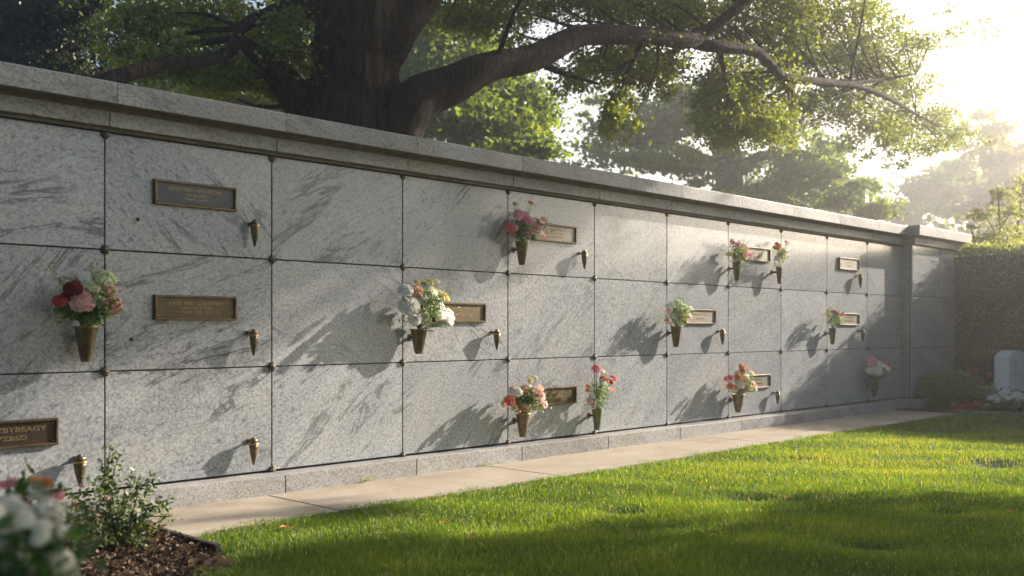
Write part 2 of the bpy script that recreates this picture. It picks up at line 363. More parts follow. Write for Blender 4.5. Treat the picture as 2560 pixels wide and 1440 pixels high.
nI, nJ = X.shape; i, j = np.meshgrid(np.arange(nI - 1), np.arange(nJ - 1), indexing='ij')
me = mesh_np('lawn', np.stack([X, Y, H], -1).reshape(-1, 3), [np.stack([i * nJ + j, (i + 1) * nJ + j, (i + 1) * nJ + j + 1, i * nJ + j + 1], -1).reshape(-1, 4)], M_SOIL, True)
tag(link(bpy.data.objects.new('lawn', me)), kind='structure')

# path of cast slabs
mb = MB(); xs = [PATH_X0, 3.475, 5.40, 8.36, 10.5, 12.93]
for a, b in zip(xs[:-1], xs[1:]):
    mb.box((a + 0.010, PATH_Y, -0.02), (b - 0.010, 5.53, 0.022))
mb.box((PATH_X0 + 0.02, PATH_Y + 0.02, -0.024), (12.9, 5.50, 0.009))
o = mb.build('path', [M_CONC, M_JOINT]); mi = np.zeros(len(o.data.polygons), dtype=np.int32); mi[-6:] = 1; o.data.polygons.foreach_set('material_index', mi); tag(o, kind='structure')
mb = MB(); mb.box((BED_X - 0.01, -6.0, -0.02), (22.0, 5.53, 0.03))
tag(mb.build('flower_bed_soil', M_MULCH), kind='structure')

# bark mulch: a bumpy bed and loose chips on it
gx = np.arange(-1.5, 2.46, 0.03); gy = np.arange(1.2, 5.53, 0.03); X, Y = np.meshgrid(gx, gy, indexing='ij')
H = 0.012 + 0.03 * np.clip((Y - 3.0 - 0.95 * (X - 1.1)) / 0.5, -1, 1) + rng.normal(0, 0.006, X.shape)
nI, nJ = X.shape; i, j = np.meshgrid(np.arange(nI - 1), np.arange(nJ - 1), indexing='ij')
mbm = MB(); mbm.add(np.stack([X, Y, H], -1).reshape(-1, 3), [np.stack([i * nJ + j, (i + 1) * nJ + j, (i + 1) * nJ + j + 1, i * nJ + j + 1], -1).reshape(-1, 4)], 0.2)
n = 26000; cx_ = rng.uniform(0.2, 2.44, n); cy_ = rng.uniform(2.6, 5.5, n); k = in_mulch(cx_, cy_); cx_, cy_ = cx_[k], cy_[k]; n = len(cx_)
a = rng.uniform(0, np.pi, n); ln = rng.uniform(0.004, 0.018, n); wd = rng.uniform(0.0012, 0.004, n); tl = rng.normal(0, 0.5, n)
zc = 0.02 + 0.03 * np.clip((cy_ - 3.0 - 0.95 * (cx_ - 1.1)) / 0.5, -1, 1) + rng.uniform(0, 0.014, n)
U = np.stack([np.cos(a) * ln, np.sin(a) * ln, np.sin(tl) * ln * 0.6], -1); W = np.stack([-np.sin(a) * wd, np.cos(a) * wd, rng.normal(0, 0.004, n)], -1); C = np.stack([cx_, cy_, zc], -1)
V = np.stack([C - U, C + W, C + U, C - W], 1).reshape(-1, 3)
mbm.add(V, [np.arange(4 * n).reshape(-1, 4)], rng.uniform(0, 1, n))
M_CHIP = leafmat('mulch_chip', [(0, (0.02, 0.010, 0.006)), (0.7, (0.075, 0.038, 0.02)), (1, (0.24, 0.14, 0.08))], 0.0, 0.6, 0.03)
tag(mbm.build('bark_mulch', M_CHIP), 'dark brown shredded bark mulch at the left end of the path', 'mulch', kind='stuff')
mb = MB(); mb.box((2.425, 4.30, -0.02), (2.452, 5.50, 0.05))
tag(mb.build('bed_edging', M_RUBBER), 'black edging strip between the bark mulch and the pale path', 'edging')

# ------------------------------------------------------------------ grass
def grass():
    N0 = 880000
    th = rng.uniform(math.radians(-34), math.radians(46), N0); r = np.exp(rng.uniform(math.log(3.6), math.log(16.5), N0))
    M = 110000; th = np.concatenate([th, rng.uniform(-1.5, 1.9, M)]); r = np.concatenate([r, np.exp(rng.uniform(math.log(2.0), math.log(16), M))])
    x = r * (np.sin(th) * SN + np.cos(th) * CS); y = r * (-np.sin(th) * CS + np.cos(th) * SN)
    jag = 0.03 * np.sin(x * 7.1) + 0.02 * np.sin(x * 19.7) + 0.012 * np.sin(x * 51)
    jx = 0.02 * np.sin(y * 6) + 0.012 * np.sin(y * 23)
    k = (y < PATH_Y + 0.045 + jag - 0.06 * (x < 2.6)) & (x < BED_X - 0.07 + jx) & ~in_mulch(x, y) & (x > -12)
    k &= rng.uniform(0, 1, len(x)) > sink(x, y) * 1.15
    x, y, r = x[k], y[k], r[k]; n = len(x)
    patch = 0.5 + 0.28 * np.sin(3.1 * x + 2.3 * y) * np.sin(2.1 * x - 3.9 * y + 1) + 0.22 * np.sin(9.1 * x + 5 * y + np.sin(4 * y))
    h = rng.uniform(0.018, 0.038, n) * (0.75 + 0.5 * patch) * np.where(rng.uniform(0, 1, n) < 0.012, 1.6, 1.0)
    w = 0.0013 * (0.65 + r / 7.0) * rng.uniform(0.7, 1.3, n)
    z0 = hfun(x, y) * np.clip((4.8 - y) / 0.5, 0, 1) - 0.05 * sink(x, y)
    a = rng.uniform(0, 2 * np.pi, n); lean = rng.gamma(2.0, 0.22, n) * h; la = rng.uniform(0, 2 * np.pi, n)
    ux, uy = np.cos(a) * w, np.sin(a) * w; lx, ly = np.cos(la) * lean, np.sin(la) * lean
    b0 = np.stack([x - ux, y - uy, z0], -1); b1 = np.stack([x + ux, y + uy, z0], -1)
    m0 = np.stack([x - ux * .8 + lx * .35, y - uy * .8 + ly * .35, z0 + h * .58], -1); m1 = np.stack([x + ux * .8 + lx * .35, y + uy * .8 + ly * .35, z0 + h * .58], -1)
    tp = np.stack([x + lx, y + ly, z0 + h], -1)
    V = np.stack([b0, b1, m1, m0, tp], 1).reshape(-1, 3); o_ = np.arange(n) * 5
    q = np.stack([o_, o_ + 1, o_ + 2, o_ + 3], -1); t = np.stack([o_ + 3, o_ + 2, o_ + 4], -1)
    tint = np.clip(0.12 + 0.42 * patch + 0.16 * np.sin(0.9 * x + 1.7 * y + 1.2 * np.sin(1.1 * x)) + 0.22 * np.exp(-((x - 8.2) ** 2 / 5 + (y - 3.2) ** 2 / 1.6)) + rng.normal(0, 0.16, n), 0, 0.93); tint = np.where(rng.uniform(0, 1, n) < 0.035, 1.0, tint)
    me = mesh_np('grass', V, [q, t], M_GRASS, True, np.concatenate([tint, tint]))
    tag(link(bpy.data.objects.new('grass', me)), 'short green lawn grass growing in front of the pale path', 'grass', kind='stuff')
grass()

# ------------------------------------------------------------------ the granite wall
W = 1.105; X0 = 2.50
def jx(k): return X0 + W * k
Z_PL = 0.14; ZB = 0.151; Z2 = 0.830; Z1 = 1.530; ZT = 2.206; ZF0 = 2.229; ZF1 = 2.320; ZC0 = 2.345; ZC1 = 2.464
BP = 0.154                                     # how far the end block stands proud
XB = PW(2281, 800, BP)[0]                      # its left corner
XE = 15.02                                     # the wall's end, where the hedge starts
wall = empty('granite_niche_wall', (0, 0, 0), 'long grey granite memorial wall of square panels under a heavy coping', 'wall')
wall.location = (6, D, 0)
WO = np.array((6, D, 0.0))
class WB(MB):
    def build(s, name, m, parent=wall, smooth=False):
        s.v = [v - WO for v in s.v]; return MB.build(s, name, m, parent, smooth)
mb = WB(); mb.box((WALL_X0, D + 0.03, -0.05), (XB + 0.2, D + 0.75, ZC0 + 0.02)); mb.box((XB + 0.003, D - BP + 0.03, -0.05), (XE, D + 0.02, ZC0 + 0.01)); mb.box((XB + 0.202, D + 0.022, -0.05), (XE, D + 0.74, ZC0 + 0.01))
mb.build('core', M_JOINT)
K0 = -7; K1 = 9
def vs(o, a, st=0.6): o['vein_angle'] = a; o['vein_strength'] = st; return o
def panel(xa, xb, za, zb, y, ang, name='panel', m=M_PANEL, g=0.0035, bev=0.003, thick=0.04):
    b = WB(); b.box((xa + g, y, za + g), (xb - g, y + thick, zb - g), bev)
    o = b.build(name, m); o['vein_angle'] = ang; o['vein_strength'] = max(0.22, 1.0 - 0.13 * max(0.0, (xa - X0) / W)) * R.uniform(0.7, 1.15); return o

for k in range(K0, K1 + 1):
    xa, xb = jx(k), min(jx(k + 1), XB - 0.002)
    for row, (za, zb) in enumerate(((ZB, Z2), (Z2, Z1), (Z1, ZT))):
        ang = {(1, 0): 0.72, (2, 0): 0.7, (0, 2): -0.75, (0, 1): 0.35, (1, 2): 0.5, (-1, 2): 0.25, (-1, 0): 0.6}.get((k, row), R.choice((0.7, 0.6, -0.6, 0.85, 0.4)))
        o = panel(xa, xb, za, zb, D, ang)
        if (row == 2 and k < 3) or (k < 0 and row == 1): o['vein_strength'] = 1.15  # more mottled slabs; heavier veins also stand in for upper-left shade
    panel(xa, xb, ZF0 - 0.002, ZF1, D - 0.062, -0.5, 'frieze_stone', M_STONE, 0.002, 0.003, 0.09)
    # plinth stone
    b = WB(); b.box((xa + 0.002, D - 0.16, -0.04), (xb - 0.002, D + 0.028, Z_PL), 0.004); vs(b.build('plinth_stone', M_STONE), -0.5)
def coping(xa, xb, y, top=ZC1, name='coping_stone', close=True):
    # profile in (protrusion, z): soffit with a cove, fascia, rounded top edge, flat top back over the wall
    q = 0.166
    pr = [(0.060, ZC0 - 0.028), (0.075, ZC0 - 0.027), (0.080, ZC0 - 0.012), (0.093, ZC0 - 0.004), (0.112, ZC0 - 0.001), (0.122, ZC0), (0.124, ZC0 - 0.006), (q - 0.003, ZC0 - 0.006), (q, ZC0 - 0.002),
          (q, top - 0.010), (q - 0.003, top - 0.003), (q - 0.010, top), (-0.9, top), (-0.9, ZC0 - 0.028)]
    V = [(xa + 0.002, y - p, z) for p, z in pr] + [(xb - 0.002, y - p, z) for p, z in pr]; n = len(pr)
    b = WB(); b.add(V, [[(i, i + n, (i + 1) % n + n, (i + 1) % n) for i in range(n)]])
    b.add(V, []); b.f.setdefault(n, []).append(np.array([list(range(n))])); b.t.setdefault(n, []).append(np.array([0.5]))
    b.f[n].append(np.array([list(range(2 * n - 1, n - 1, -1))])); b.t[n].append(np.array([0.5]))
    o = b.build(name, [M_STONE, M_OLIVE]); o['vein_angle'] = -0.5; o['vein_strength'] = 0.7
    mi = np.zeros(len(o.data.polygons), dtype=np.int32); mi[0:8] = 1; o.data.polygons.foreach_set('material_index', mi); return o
for k in range(K0, K1 + 1):
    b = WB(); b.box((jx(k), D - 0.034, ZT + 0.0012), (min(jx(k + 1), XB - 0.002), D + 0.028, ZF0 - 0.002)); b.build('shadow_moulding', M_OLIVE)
    coping(jx(k), min(jx(k + 1), XB - 0.162), D)
# end block: its own facing, corner, frieze and taller coping
yb = D - BP
for xa, xb in ((XB, XB + 0.95), (XB + 0.95, XE)):
    for za, zb in ((ZB, Z2), (Z2, Z1), (Z1, ZT + 0.02)): panel(xa, xb, za, zb, yb, -0.5)
b = WB(); b.box((XB + 0.0005, yb + 0.041, ZB), (XB + 0.04, D + 0.01, ZT + 0.02)); vs(b.build('corner_return', M_STONE), 0.1)
b = WB(); b.box((XB - 0.06, yb - 0.06, ZF0), (XE + 0.06, D + 0.05, ZF1), 0.003); vs(b.build('frieze_stone', M_STONE), -0.4)
b = WB(); b.box((XB - 0.10, yb - 0.16, -0.04), (XE, D - 0.161, Z_PL - 0.003), 0.004); vs(b.build('plinth_stone', M_STONE), -0.4)
b = WB()
pr = [(0.060, ZC0 - 0.028), (0.080, ZC0 - 0.012), (0.112, ZC0 - 0.001), (0.166, ZC0 - 0.004), (0.170, ZC1 - 0.003), (0.160, ZC1 + 0.008)]
V = []; xc0, xc1 = XB, XE + 0.03
for p, z in pr: V += [(xc0 - p, yb - p, z), (xc1 + p, yb - p, z), (xc1 + p, D + 0.9, z), (xc0 - p, D + 0.9, z)]
fs = []
for i in range(len(pr) - 1):
    for j in range(4): fs.append((i * 4 + j, i * 4 + (j + 1) % 4, (i + 1) * 4 + (j + 1) % 4, (i + 1) * 4 + j))
e = (len(pr) - 1) * 4; fs += [(e, e + 1, e + 2, e + 3), (3, 2, 1, 0)]
b.add(V, [fs]); vs(b.build('coping_stone', M_STONE), -0.5)
# bronze rosettes at the panel corners
def rosette_mesh():
    b = MB(); n = 24; rings = [(0, 0.019), (0.006, 0.020), (0.010, 0.013), (0.018, 0.017), (0.024, 0.009), (0.029, 0.0)]
    V = []
    for r, y in rings:
        for t in range(n):
            a = 2 * np.pi * t / n; q = 1 + (0.16 * math.cos(8 * a) if r > 0.012 else 0); V.append((r * q * math.cos(a), -y * (1 + (0.18 * math.cos(8 * a) if r > 0.012 else 0)), r * q * math.sin(a)))
    i, j = np.meshgrid(np.arange(len(rings) - 1), np.arange(n), indexing='ij'); j2 = (j + 1) % n
    b.add(V, [np.stack([i * n + j, i * n + j2, (i + 1) * n + j2, (i + 1) * n + j], -1).reshape(-1, 4)])
    fs = [np.concatenate(v) for v in b.f.values()]
    return mesh_np('rosette', np.concatenate(b.v), fs, M_ROSE, True)
rm = rosette_mesh()
for k in range(-1, 10):
    for z in (ZB, Z2, Z1, ZT - 0.012):
        o = bpy.data.objects.new('rosette', rm); link(o, wall); o.location = Vector((jx(k), D, z)) - Vector(WO)
        s = 1.0 if k < 2 else 0.85; o.scale = (s, s, s); o.rotation_euler = (0, R.uniform(0, 6), 0)

# ------------------------------------------------------------------ plaques
def text_mesh(s, size, x, y, z, parent, depth=0.0012, m=M_LETTER, name='lettering', width=None, rot=(math.pi / 2, 0, 0), bold=0.0):
    cu = bpy.data.curves.new('text', 'FONT'); cu.body = s; cu.size = size; cu.align_x = 'CENTER'; cu.align_y = 'CENTER'; cu.extrude = depth; cu.offset = bold; cu.resolution_u = 3
    t = bpy.data.objects.new('text', cu); COL.objects.link(t); bpy.context.view_layer.update()
    me = bpy.data.meshes.new_from_object(t); bpy.data.objects.remove(t); bpy.data.curves.remove(cu)
    if width:
        xsv = [v.co.x for v in me.vertices]; f = width / max(1e-6, max(xsv) - min(xsv))
        for v in me.vertices: v.co.x *= f
    me.materials.clear(); me.materials.append(m); me.name = name
    o = bpy.data.objects.new(name, me); link(o, parent); o.location = (x, y, z); o.rotation_euler = rot
    return o
PLZ = {1: 1.893, 2: 1.204, 3: 0.508}
def plaque(k, row, label, field, lines, frame=M_BRONZE, w=0.545, h=0.150):
    e = empty('memorial_plaque', (jx(k) + 0.505 * W + 0.006, D, PLZ[row]), label, 'plaque', 'bronze memorial plaques on the granite wall')
    b = MB(); b.box((-w / 2 + .012, -0.012, -h / 2 + .012), (w / 2 - .012, -0.001, h / 2 - .012)); b.build('nameplate', FIELD[field], e)
    b = MB(); t = 0.015; y0 = -0.026
    for lo, hi in (((-w / 2, -h / 2), (w / 2, -h / 2 + t)), ((-w / 2, h / 2 - t), (w / 2, h / 2)), ((-w / 2, -h / 2 + t), (-w / 2 + t, h / 2 - t)), ((w / 2 - t, -h / 2 + t), (w / 2, h / 2 - t))):
        b.box((lo[0], y0, lo[1]), (hi[0], -0.0005, hi[1]), 0.004)
    b.build('frame', frame, e)
    for i, (s, sz, dz, wd) in enumerate(lines): text_mesh(s, sz, 0, -0.0125, dz, e, width=wd, bold=0.0006)
    for sx, sz in ((-1, -1), (1, 1), (1, -1)):
        b = MB(); lathe(b, [(0.006, 0), (0.0055, 0.004), (0.003, 0.006), (0, 0.0065)], sides=10)
        o = b.build('screw', M_BRASS, e, True); o.rotation_euler = (math.pi / 2, 0, 0); o.location = (sx * (w / 2 - .026), -0.012, sz * (h / 2 - .026))
plaque(0, 1, 'slate grey plaque with a bronze frame in the top row, above the brass one', 'slate', [('MANCHEM o WITHERCHRS', .030, .028, .36), ('CUROES', .019, -.003, .13), ('TANDOUWEST', .019, -.028, .17)])
plaque(0, 2, 'olive brass plaque in the middle row with two lines of gold lettering', 'brass', [('KASIE WAY CRESSMAN', .034, .026, .36), ('ANNOLTEN TURMAN', .009, -.002, .22), ('AA.IS  XX . BIL', .026, -.026, .20)], M_BRONZE)
plaque(-1, 3, 'dark brown plaque cut by the left edge of the photograph, above the rose shrub', 'brown', [('NAMUZBYBEAGY', .036, .022, .42), ('VEVZBSD', .034, -.024, .22)])
plaque(2, 2, 'brass plaque half hidden by the white flower bouquet', 'brass', [('MARJ WALLYWOOD', .034, .024, .38), ('COKSWVE', .032, -.022, .26)])
plaque(3, 1, 'pale plaque, glare in its colour, behind the coral and pink bouquet in the top row', 'pale', [('RUTH ESSELL', .026, .030, .26), ('THANE TILL', .026, -.002, .26), ('BEDSIN', .026, -.032, .18)], M_BRONZE)
plaque(3, 3, 'dark bronze plaque between two bouquets in the bottom row', 'brass', [('WERNES CALLOWAY', .026, .022, .38), ('ANTHONY HILL', .022, -.018, .30)])
plaque(5, 2, 'bronze plaque right of the leafy pastel bouquet in the middle row', 'pale', [('TORSE BELTON', .026, .022, .30), ('ALSEY', .026, -.020, .16)])
plaque(6, 1, 'plaque squeezed between the pink bouquet and the tall orange one', 'pale', [('ELIN', .034, .022, .20), ('MARE', .034, -.020, .22)])
plaque(6, 3, 'plaque beside the bottom row bouquet with the orange top bloom', 'pale', [('BESSE', .034, .022, .22), ('OLMER', .034, -.020, .24)])
plaque(8, 1, 'pale plaque standing alone in the top row without any bouquet', 'pale', [('CLARES', .028, .022, .24), ('HOLT', .028, -.020, .14)])
plaque(8, 2, 'small-looking plaque behind the rose bouquet where the hedge shadow starts', 'pale', [('NANDE', .034, .022, .24), ('ROWAN', .034, -.020, .24)])

# ------------------------------------------------------------------ bronze fittings
def cone_vase(px, yt, yb_, wpx, label, m=M_VASE):
    p = 0.09; a = PW(px, yt, p); b_ = PW(px, yb_, p); h = a[2] - b_[2]; r = wpx / 2 * ZW(px, D - p) / F
    e = empty('flower_vase', (a[0], D - p, b_[2]), label, 'vase', 'bronze cone vases fixed to the granite wall')
    b = MB(); prof = [(r * .30, 0), (r * .42, 0.002)] + [(r * (0.42 + 0.56 * (t ** 0.8)), h * t) for t in (0.12, 0.25, 0.4, 0.55, 0.7, 0.85, 0.96)] + [(r * .98, h * .985)]
    inner = [(r * .88, h * .985), (r * .80, h * .7), (r * .45, h * .2), (0.001, h * .12)]
    lathe(b, [(0.001, 0)] + prof + inner, sides=24); b.build('cone', m, e, True)
    b = MB(); lathe(b, [(r * .97, h * .955), (r * 1.09, h * .965), (r * 1.11, h * .985), (r * 1.08, h * 1.0), (r * .90, h * 1.003), (r * .88, h * .985)], sides=24); b.build('rim', M_BRASS if m is M_VASE else m, e, True)
    b = MB(); b.box((-0.009, r * .8, h * .62), (0.009, p - 0.004, h * .72)); b.box((-0.014, p - 0.006, h * .54), (0.014, p - 0.0005, h * .80)); b.build('bracket', M_BRONZE_DK, e)
    return a, r, h
def bud_vase(px, yt, yb_, label, s=1.0):
    p = 0.06; a = PW(px, yt, p); b_ = PW(px, yb_, p); h = a[2] - b_[2]; r = h * 0.155 * s
    e = empty('pointed_vase', (a[0], D - p, b_[2]), label, 'vase', 'small closed bronze vases fixed to the granite wall')
    b = MB(); lathe(b, [(0.0005, 0), (r * .22, h * .02), (r * .45, h * .16), (r * .78, h * .40), (r * .97, h * .62), (r, h * .72), (r * .9, h * .735)], sides=18); b.build('cone', M_BRONZE, e, True)
    b = MB(); lathe(b, [(r * .9, h * .725), (r * 1.18, h * .735), (r * 1.22, h * .76), (r * 1.15, h * .79), (r * .8, h * .80)], sides=18); b.build('collar', M_BRASS, e, True)
    b = MB(); lathe(b, [(r * .8, h * .79), (r * .95, h * .86), (r * .82, h * .93), (r * .42, h * .95), (r * .40, h * .97), (r * .46, h * .985), (r * .3, h), (0.0003, h * 1.003)], sides=18); b.build('cap', M_BRONZE, e, True)
    b = MB(); tube(b, [(0, r * .8, h * .84), (0, p - 0.006, h * .84)], [0.006, 0.006], 8); b.box((-0.011, p - 0.009, h * .84 - 0.014), (0.011, p - 0.0005, h * .84 + 0.014)); b.build('mounting_pin', M_BRONZE_DK, e)
for px, yt, yb_, label in ((637, 548, 617, 'pointed bronze vase below the slate grey plaque in the top row'), (634, 822, 890, 'pointed bronze vase right below the olive brass plaque'),
        (634, 1093, 1163, 'pointed bronze vase alone on a bottom row panel without a plaque'), (200, 1136, 1216, 'pointed bronze vase below the dark brown plaque, behind the rose shrub'),
        (1242, 823, 875, 'pointed bronze vase below the half hidden plaque of the white bouquet'), (1461, 625, 673, 'pointed bronze vase right of the coral bouquet and pale plaque'),
        (1806, 822, 863, 'pointed bronze vase right of the leafy pastel bouquet and its plaque'), (1944, 977, 1012, 'pointed bronze vase in the bottom row at the edge of the hedge shadow'),
        (2151, 684, 720, 'pointed bronze vase below the plaque that stands alone in the top row'), (2157, 823, 855, 'pointed bronze vase in the hedge shadow, middle row')):
    bud_vase(px, yt, yb_, label, 1.25 if px == 200 else 1.0)
for px, py, label in ((345, 548, 'small bronze stud left of and below the slate grey plaque'), (330, 848, 'small bronze stud between the big carnation bouquet and the brass plaque')):
    q = PW(px, py); b = MB(); lathe(b, [(0.012, 0), (0.0115, 0.006), (0.007, 0.011), (0.0005, 0.0125)], sides=14)
    o = b.build('bronze_stud', M_BRONZE, None, True); o.rotation_euler = (math.pi / 2, 0, 0); o.location = (q[0], D - 0.0005, q[2]); tag(o, label, 'stud')

# ------------------------------------------------------------------ leaves and flowers
def unit(n, g=rng):
    v = g.normal(0, 1, (n, 3)); return v / (np.linalg.norm(v, axis=1)[:, None] + 1e-9)
def leaf_quads(C, size, g=rng, up=0.35, aspect=0.55, dirs=None, front=0.0):
    """one rhombic folded leaf per row of C -> verts, quads"""
    n = len(C); N = unit(n, g); N[:, 2] = np.abs(N[:, 2]) * (1 + up); N[:, 1] -= front; N /= np.linalg.norm(N, axis=1)[:, None]
    T = unit(n, g) if dirs is None else dirs; T = T - N * (T * N).sum(1)[:, None]; T /= np.linalg.norm(T, axis=1)[:, None] + 1e-9
    B = np.cross(N, T); s = np.broadcast_to(size, (n,))[:, None] * g.uniform(0.7, 1.3, (n, 1))
    sag = N * s * g.uniform(-0.15, 0.15, (n, 1))
    V = np.stack([C - T * s * .5, C + B * s * aspect * .5 + sag, C + T * s * .5, C - B * s * aspect * .5 + sag], 1).reshape(-1, 3)
    return V, np.arange(4 * n).reshape(-1, 4)
def cluster_pts(center, rad, n, axes=None, sub=70, g=rng, shell=0.5, spread=0.22):
    m = max(3, n // sub); d = unit(m, g) * (g.uniform(0, 1.25, (m, 1)) ** shell)
    d[:, 2] -= 0.18 * (d[:, 0] ** 2)
    sz = np.minimum(g.lognormal(0, 0.55, m), 2.6); pick = g.choice(m, n, p=sz / sz.sum()); off = g.normal(0, spread, (n, 3)) * np.array((1, 1, 0.62))
    far = g.uniform(0, 1, n) < 0.16; off[far] *= 2.1
    q = (d[pick] + off * (0.45 + 0.4 * sz)[pick][:, None]) * np.asarray(rad)
    if axes is not None: q = q[:, :1] * axes[0] + q[:, 1:2] * axes[1] + q[:, 2:] * axes[2]
    tn = g.uniform(0, 1, m)[pick] * 0.45 + g.uniform(0, 1, n) * 0.55
    return np.asarray(center) + q, tn
AX = (RIGHT, FWD, UP)

def flower_mesh(kind, seed=0):
    """unit-radius flower facing +z"""
    g = np.random.default_rng(seed); b = MB()
    if kind == 'carnation':
        spec = [(1.0, 10, 0.10), (0.86, 9, 0.34), (0.66, 8, 0.56), (0.46, 6, 0.72), (0.26, 4, 0.82)]
    elif kind == 'double':
        spec = [(1.0, 7, 0.15), (0.72, 6, 0.45), (0.42, 5, 0.65)]
    else:
        spec = [(1.0, 5, 0.2), (0.45, 4, 0.35)]
    for L_, n, tilt in spec:
        for i in range(n):
            a = 2 * np.pi * (i + g.uniform(-.2, .2)) / n + L_ * 3; w = 0.62 * L_ * (1.25 if kind != 'carnation' else 0.95)
            t = np.linspace(0, 1, 4); s = np.linspace(-1, 1, 4); S, T = np.meshgrid(s, t, indexing='ij')
            wid = w * (0.18 + 0.9 * T ** 0.8) * (1 - 0.25 * (T > 0.9)); rr = L_ * T * (1 - 0.12 * S ** 2 * T)
            z = tilt * T * (1.4 - T) * 0.9 + 0.17 * np.sin(S * 6 + g.uniform(0, 6)) * T * L_ + g.normal(0, 0.06, T.shape) * T - 0.12 * (T ** 3) * L_
            x = rr * math.cos(a) - S * wid * math.sin(a); y = rr * math.sin(a) + S * wid * math.cos(a)
            ii, jj = np.meshgrid(np.arange(3), np.arange(3), indexing='ij')
            b.add(np.stack([x, y, z + 0.12], -1).reshape(-1, 3), [np.stack([ii * 4 + jj, (ii + 1) * 4 + jj, (ii + 1) * 4 + jj + 1, ii * 4 + jj + 1], -1).reshape(-1, 4)], g.uniform(0, 1))
    return b
FM = {}
def flower_obj(kind, color, pos, size, facing, parent, name='flower'):
    key = (kind, color, R.randrange(2))
    if key not in FM:
        b = flower_mesh(kind, hash(kind) % 7 + key[2] * 11 if False else len(FM) * 3 + 1)
        FM[key] = mesh_np('flower_' + color, np.concatenate(b.v), [np.concatenate(v) for v in b.f.values()], PET[color], True, np.concatenate([np.concatenate(v) for v in b.t.values()]))
    o = bpy.data.objects.new(name, FM[key]); link(o, parent)
    o.location = pos; o.scale = (size, size, size * 1.0)
    o.rotation_mode = 'QUATERNION'; o.rotation_quaternion = Vector(facing).normalized().to_track_quat('Z', 'Y') @ Matrix.Rotation(R.uniform(0, 6), 3, 'Z').to_quaternion()
    return o
TOCAM = Vector((-0.15, -0.9, 0.25))
def bouquet(vase, label, flowers, sprigs=(), fol=(45, 45), center=None, dens=130, lsize=0.02, pale=None):
    """flowers: (px, py, kind, colour, diameter in px); sprigs: (px, py) tips of leafy stems"""
    (vx, vy, vz), r, h, px0 = vase; e = empty('flower_bouquet', (vx, vy, vz - 0.02), label, 'bouquet', 'bouquets standing in the bronze wall vases')
    O = np.array((vx, vy, vz - 0.02)); pz = D - 0.15
    fb = MB(); Zs = ZW(px0, pz)
    cx0, cy0 = center; n = dens
    A, tn = cluster_pts(P(cx0, cy0, Zs), (fol[0] / F * Zs * .9, 0.06, fol[1] / F * Zs * .85), n * 5, AX, sub=14)
    A[:, 1] = np.minimum(A[:, 1], D - 0.012)
    V, q = leaf_quads(A - O, lsize, aspect=0.5, front=0.6); fb.add(V, [q], tn)
    for tx, ty in sprigs:
        tip = P(tx, ty, ZW(tx, pz - R.uniform(-0.03, 0.05))); st = spline([O + (0, 0, 0.01), (O + tip) / 2 + (0, 0, 0.02), tip], 14); tube(fb, st - O, np.linspace(0.0022, 0.001, 14), 5)
        for i in range(4, 14):
            for sgn in (-1, 1):
                d = np.array([(sgn * RIGHT * 0.8 + UP * 0.5 + rng.normal(0, 0.25, 3))]); d /= np.linalg.norm(d)
                V, q = leaf_quads(np.array([st[i] - O + d[0] * lsize * .55]), lsize * (1.25 - 0.04 * i), dirs=d, aspect=0.45, front=2.0); fb.add(V, [q], R.random())
    small = [f for f in flowers if f[4] <= 34]
    extra = [(f[0] + R.uniform(-1, 1) * fol[0] * .35, f[1] + R.uniform(-.6, 1) * fol[1] * .3, D_ if f[4] > 12 else S_, R.choice((f[3], f[3], 'white', 'cream', small[0][3])), f[4] * .8) for f in small[:8]] if len(small) > 4 else []
    for (fx, fy, kind, colr, dia) in list(flowers) + extra:
        pr = 0.15 + R.uniform(-0.03, 0.05) + (0.02 if dia > 30 else 0); Zf = ZW(fx, D - pr); c = P(fx, fy, Zf); s = dia / 2 * Zf / F * (1.10 if dia > 34 else 1.42)
        st = spline([O + (0, 0, 0.015), (O * 0.5 + c * 0.5) + (0, 0, -0.01), c], 8); tube(fb, st - O, np.linspace(0.0022, 0.0014, 8), 5, cap=False)
        out = Vector(c - O) * 2.2; f = (TOCAM + Vector((out.x, 0, out.z + 0.05))).normalized()
        flower_obj(kind, colr, c - O, s, f, e)
    fb.build('foliage', M_FOL, e, False)
def V_(px, yt, yb_, w, label, m=M_VASE):
    a, r, h = cone_vase(px, yt, yb_, w, label, m); return (a, r, h, px)
C_, D_, S_ = 'carnation', 'double', 'simple'
bouquet(V_(215, 815, 905, 56, 'large bronze cone vase holding the carnation bouquet at the left'), 'big bouquet of pink, white and dark red carnations with a fern sprig',
    [(183, 722, C_, 'darkred', 44), (150, 752, D_, 'red', 26), (168, 744, D_, 'darkred', 24), (206, 752, C_, 'palepink', 62), (273, 760, C_, 'pink', 62), (263, 696, C_, 'cream', 54), (214, 694, C_, 'white', 36), (240, 738, C_, 'white', 36), (272, 724, C_, 'palepink', 42), (232, 715, D_, 'cream', 26)],
    [(122, 662), (150, 690), (243, 655), (236, 672), (308, 783), (165, 782), (180, 700)], (62, 42), (222, 765), 230, 0.036)
bouquet(V_(1047, 822, 885, 44, 'bronze cone vase holding the white bouquet'), 'full bouquet of white blooms with one peach and a few yellow flowers',
    [(1022, 768, C_, 'white', 54), (1090, 772, C_, 'white', 64), (1058, 748, C_, 'white', 42), (1014, 727, C_, 'white', 38), (1122, 786, C_, 'white', 30), (1040, 728, C_, 'peach', 28), (1077, 704, D_, 'yellow', 15), (1058, 710, D_, 'yellow', 15), (1112, 742, D_, 'yellow', 22), (1093, 733, D_, 'cream', 26), (1070, 720, D_, 'cream', 22), (1052, 785, C_, 'cream', 34)],
    [(1127, 820), (1080, 832), (1000, 712), (1115, 812), (1130, 730)], (52, 46), (1055, 765), 170, 0.026)
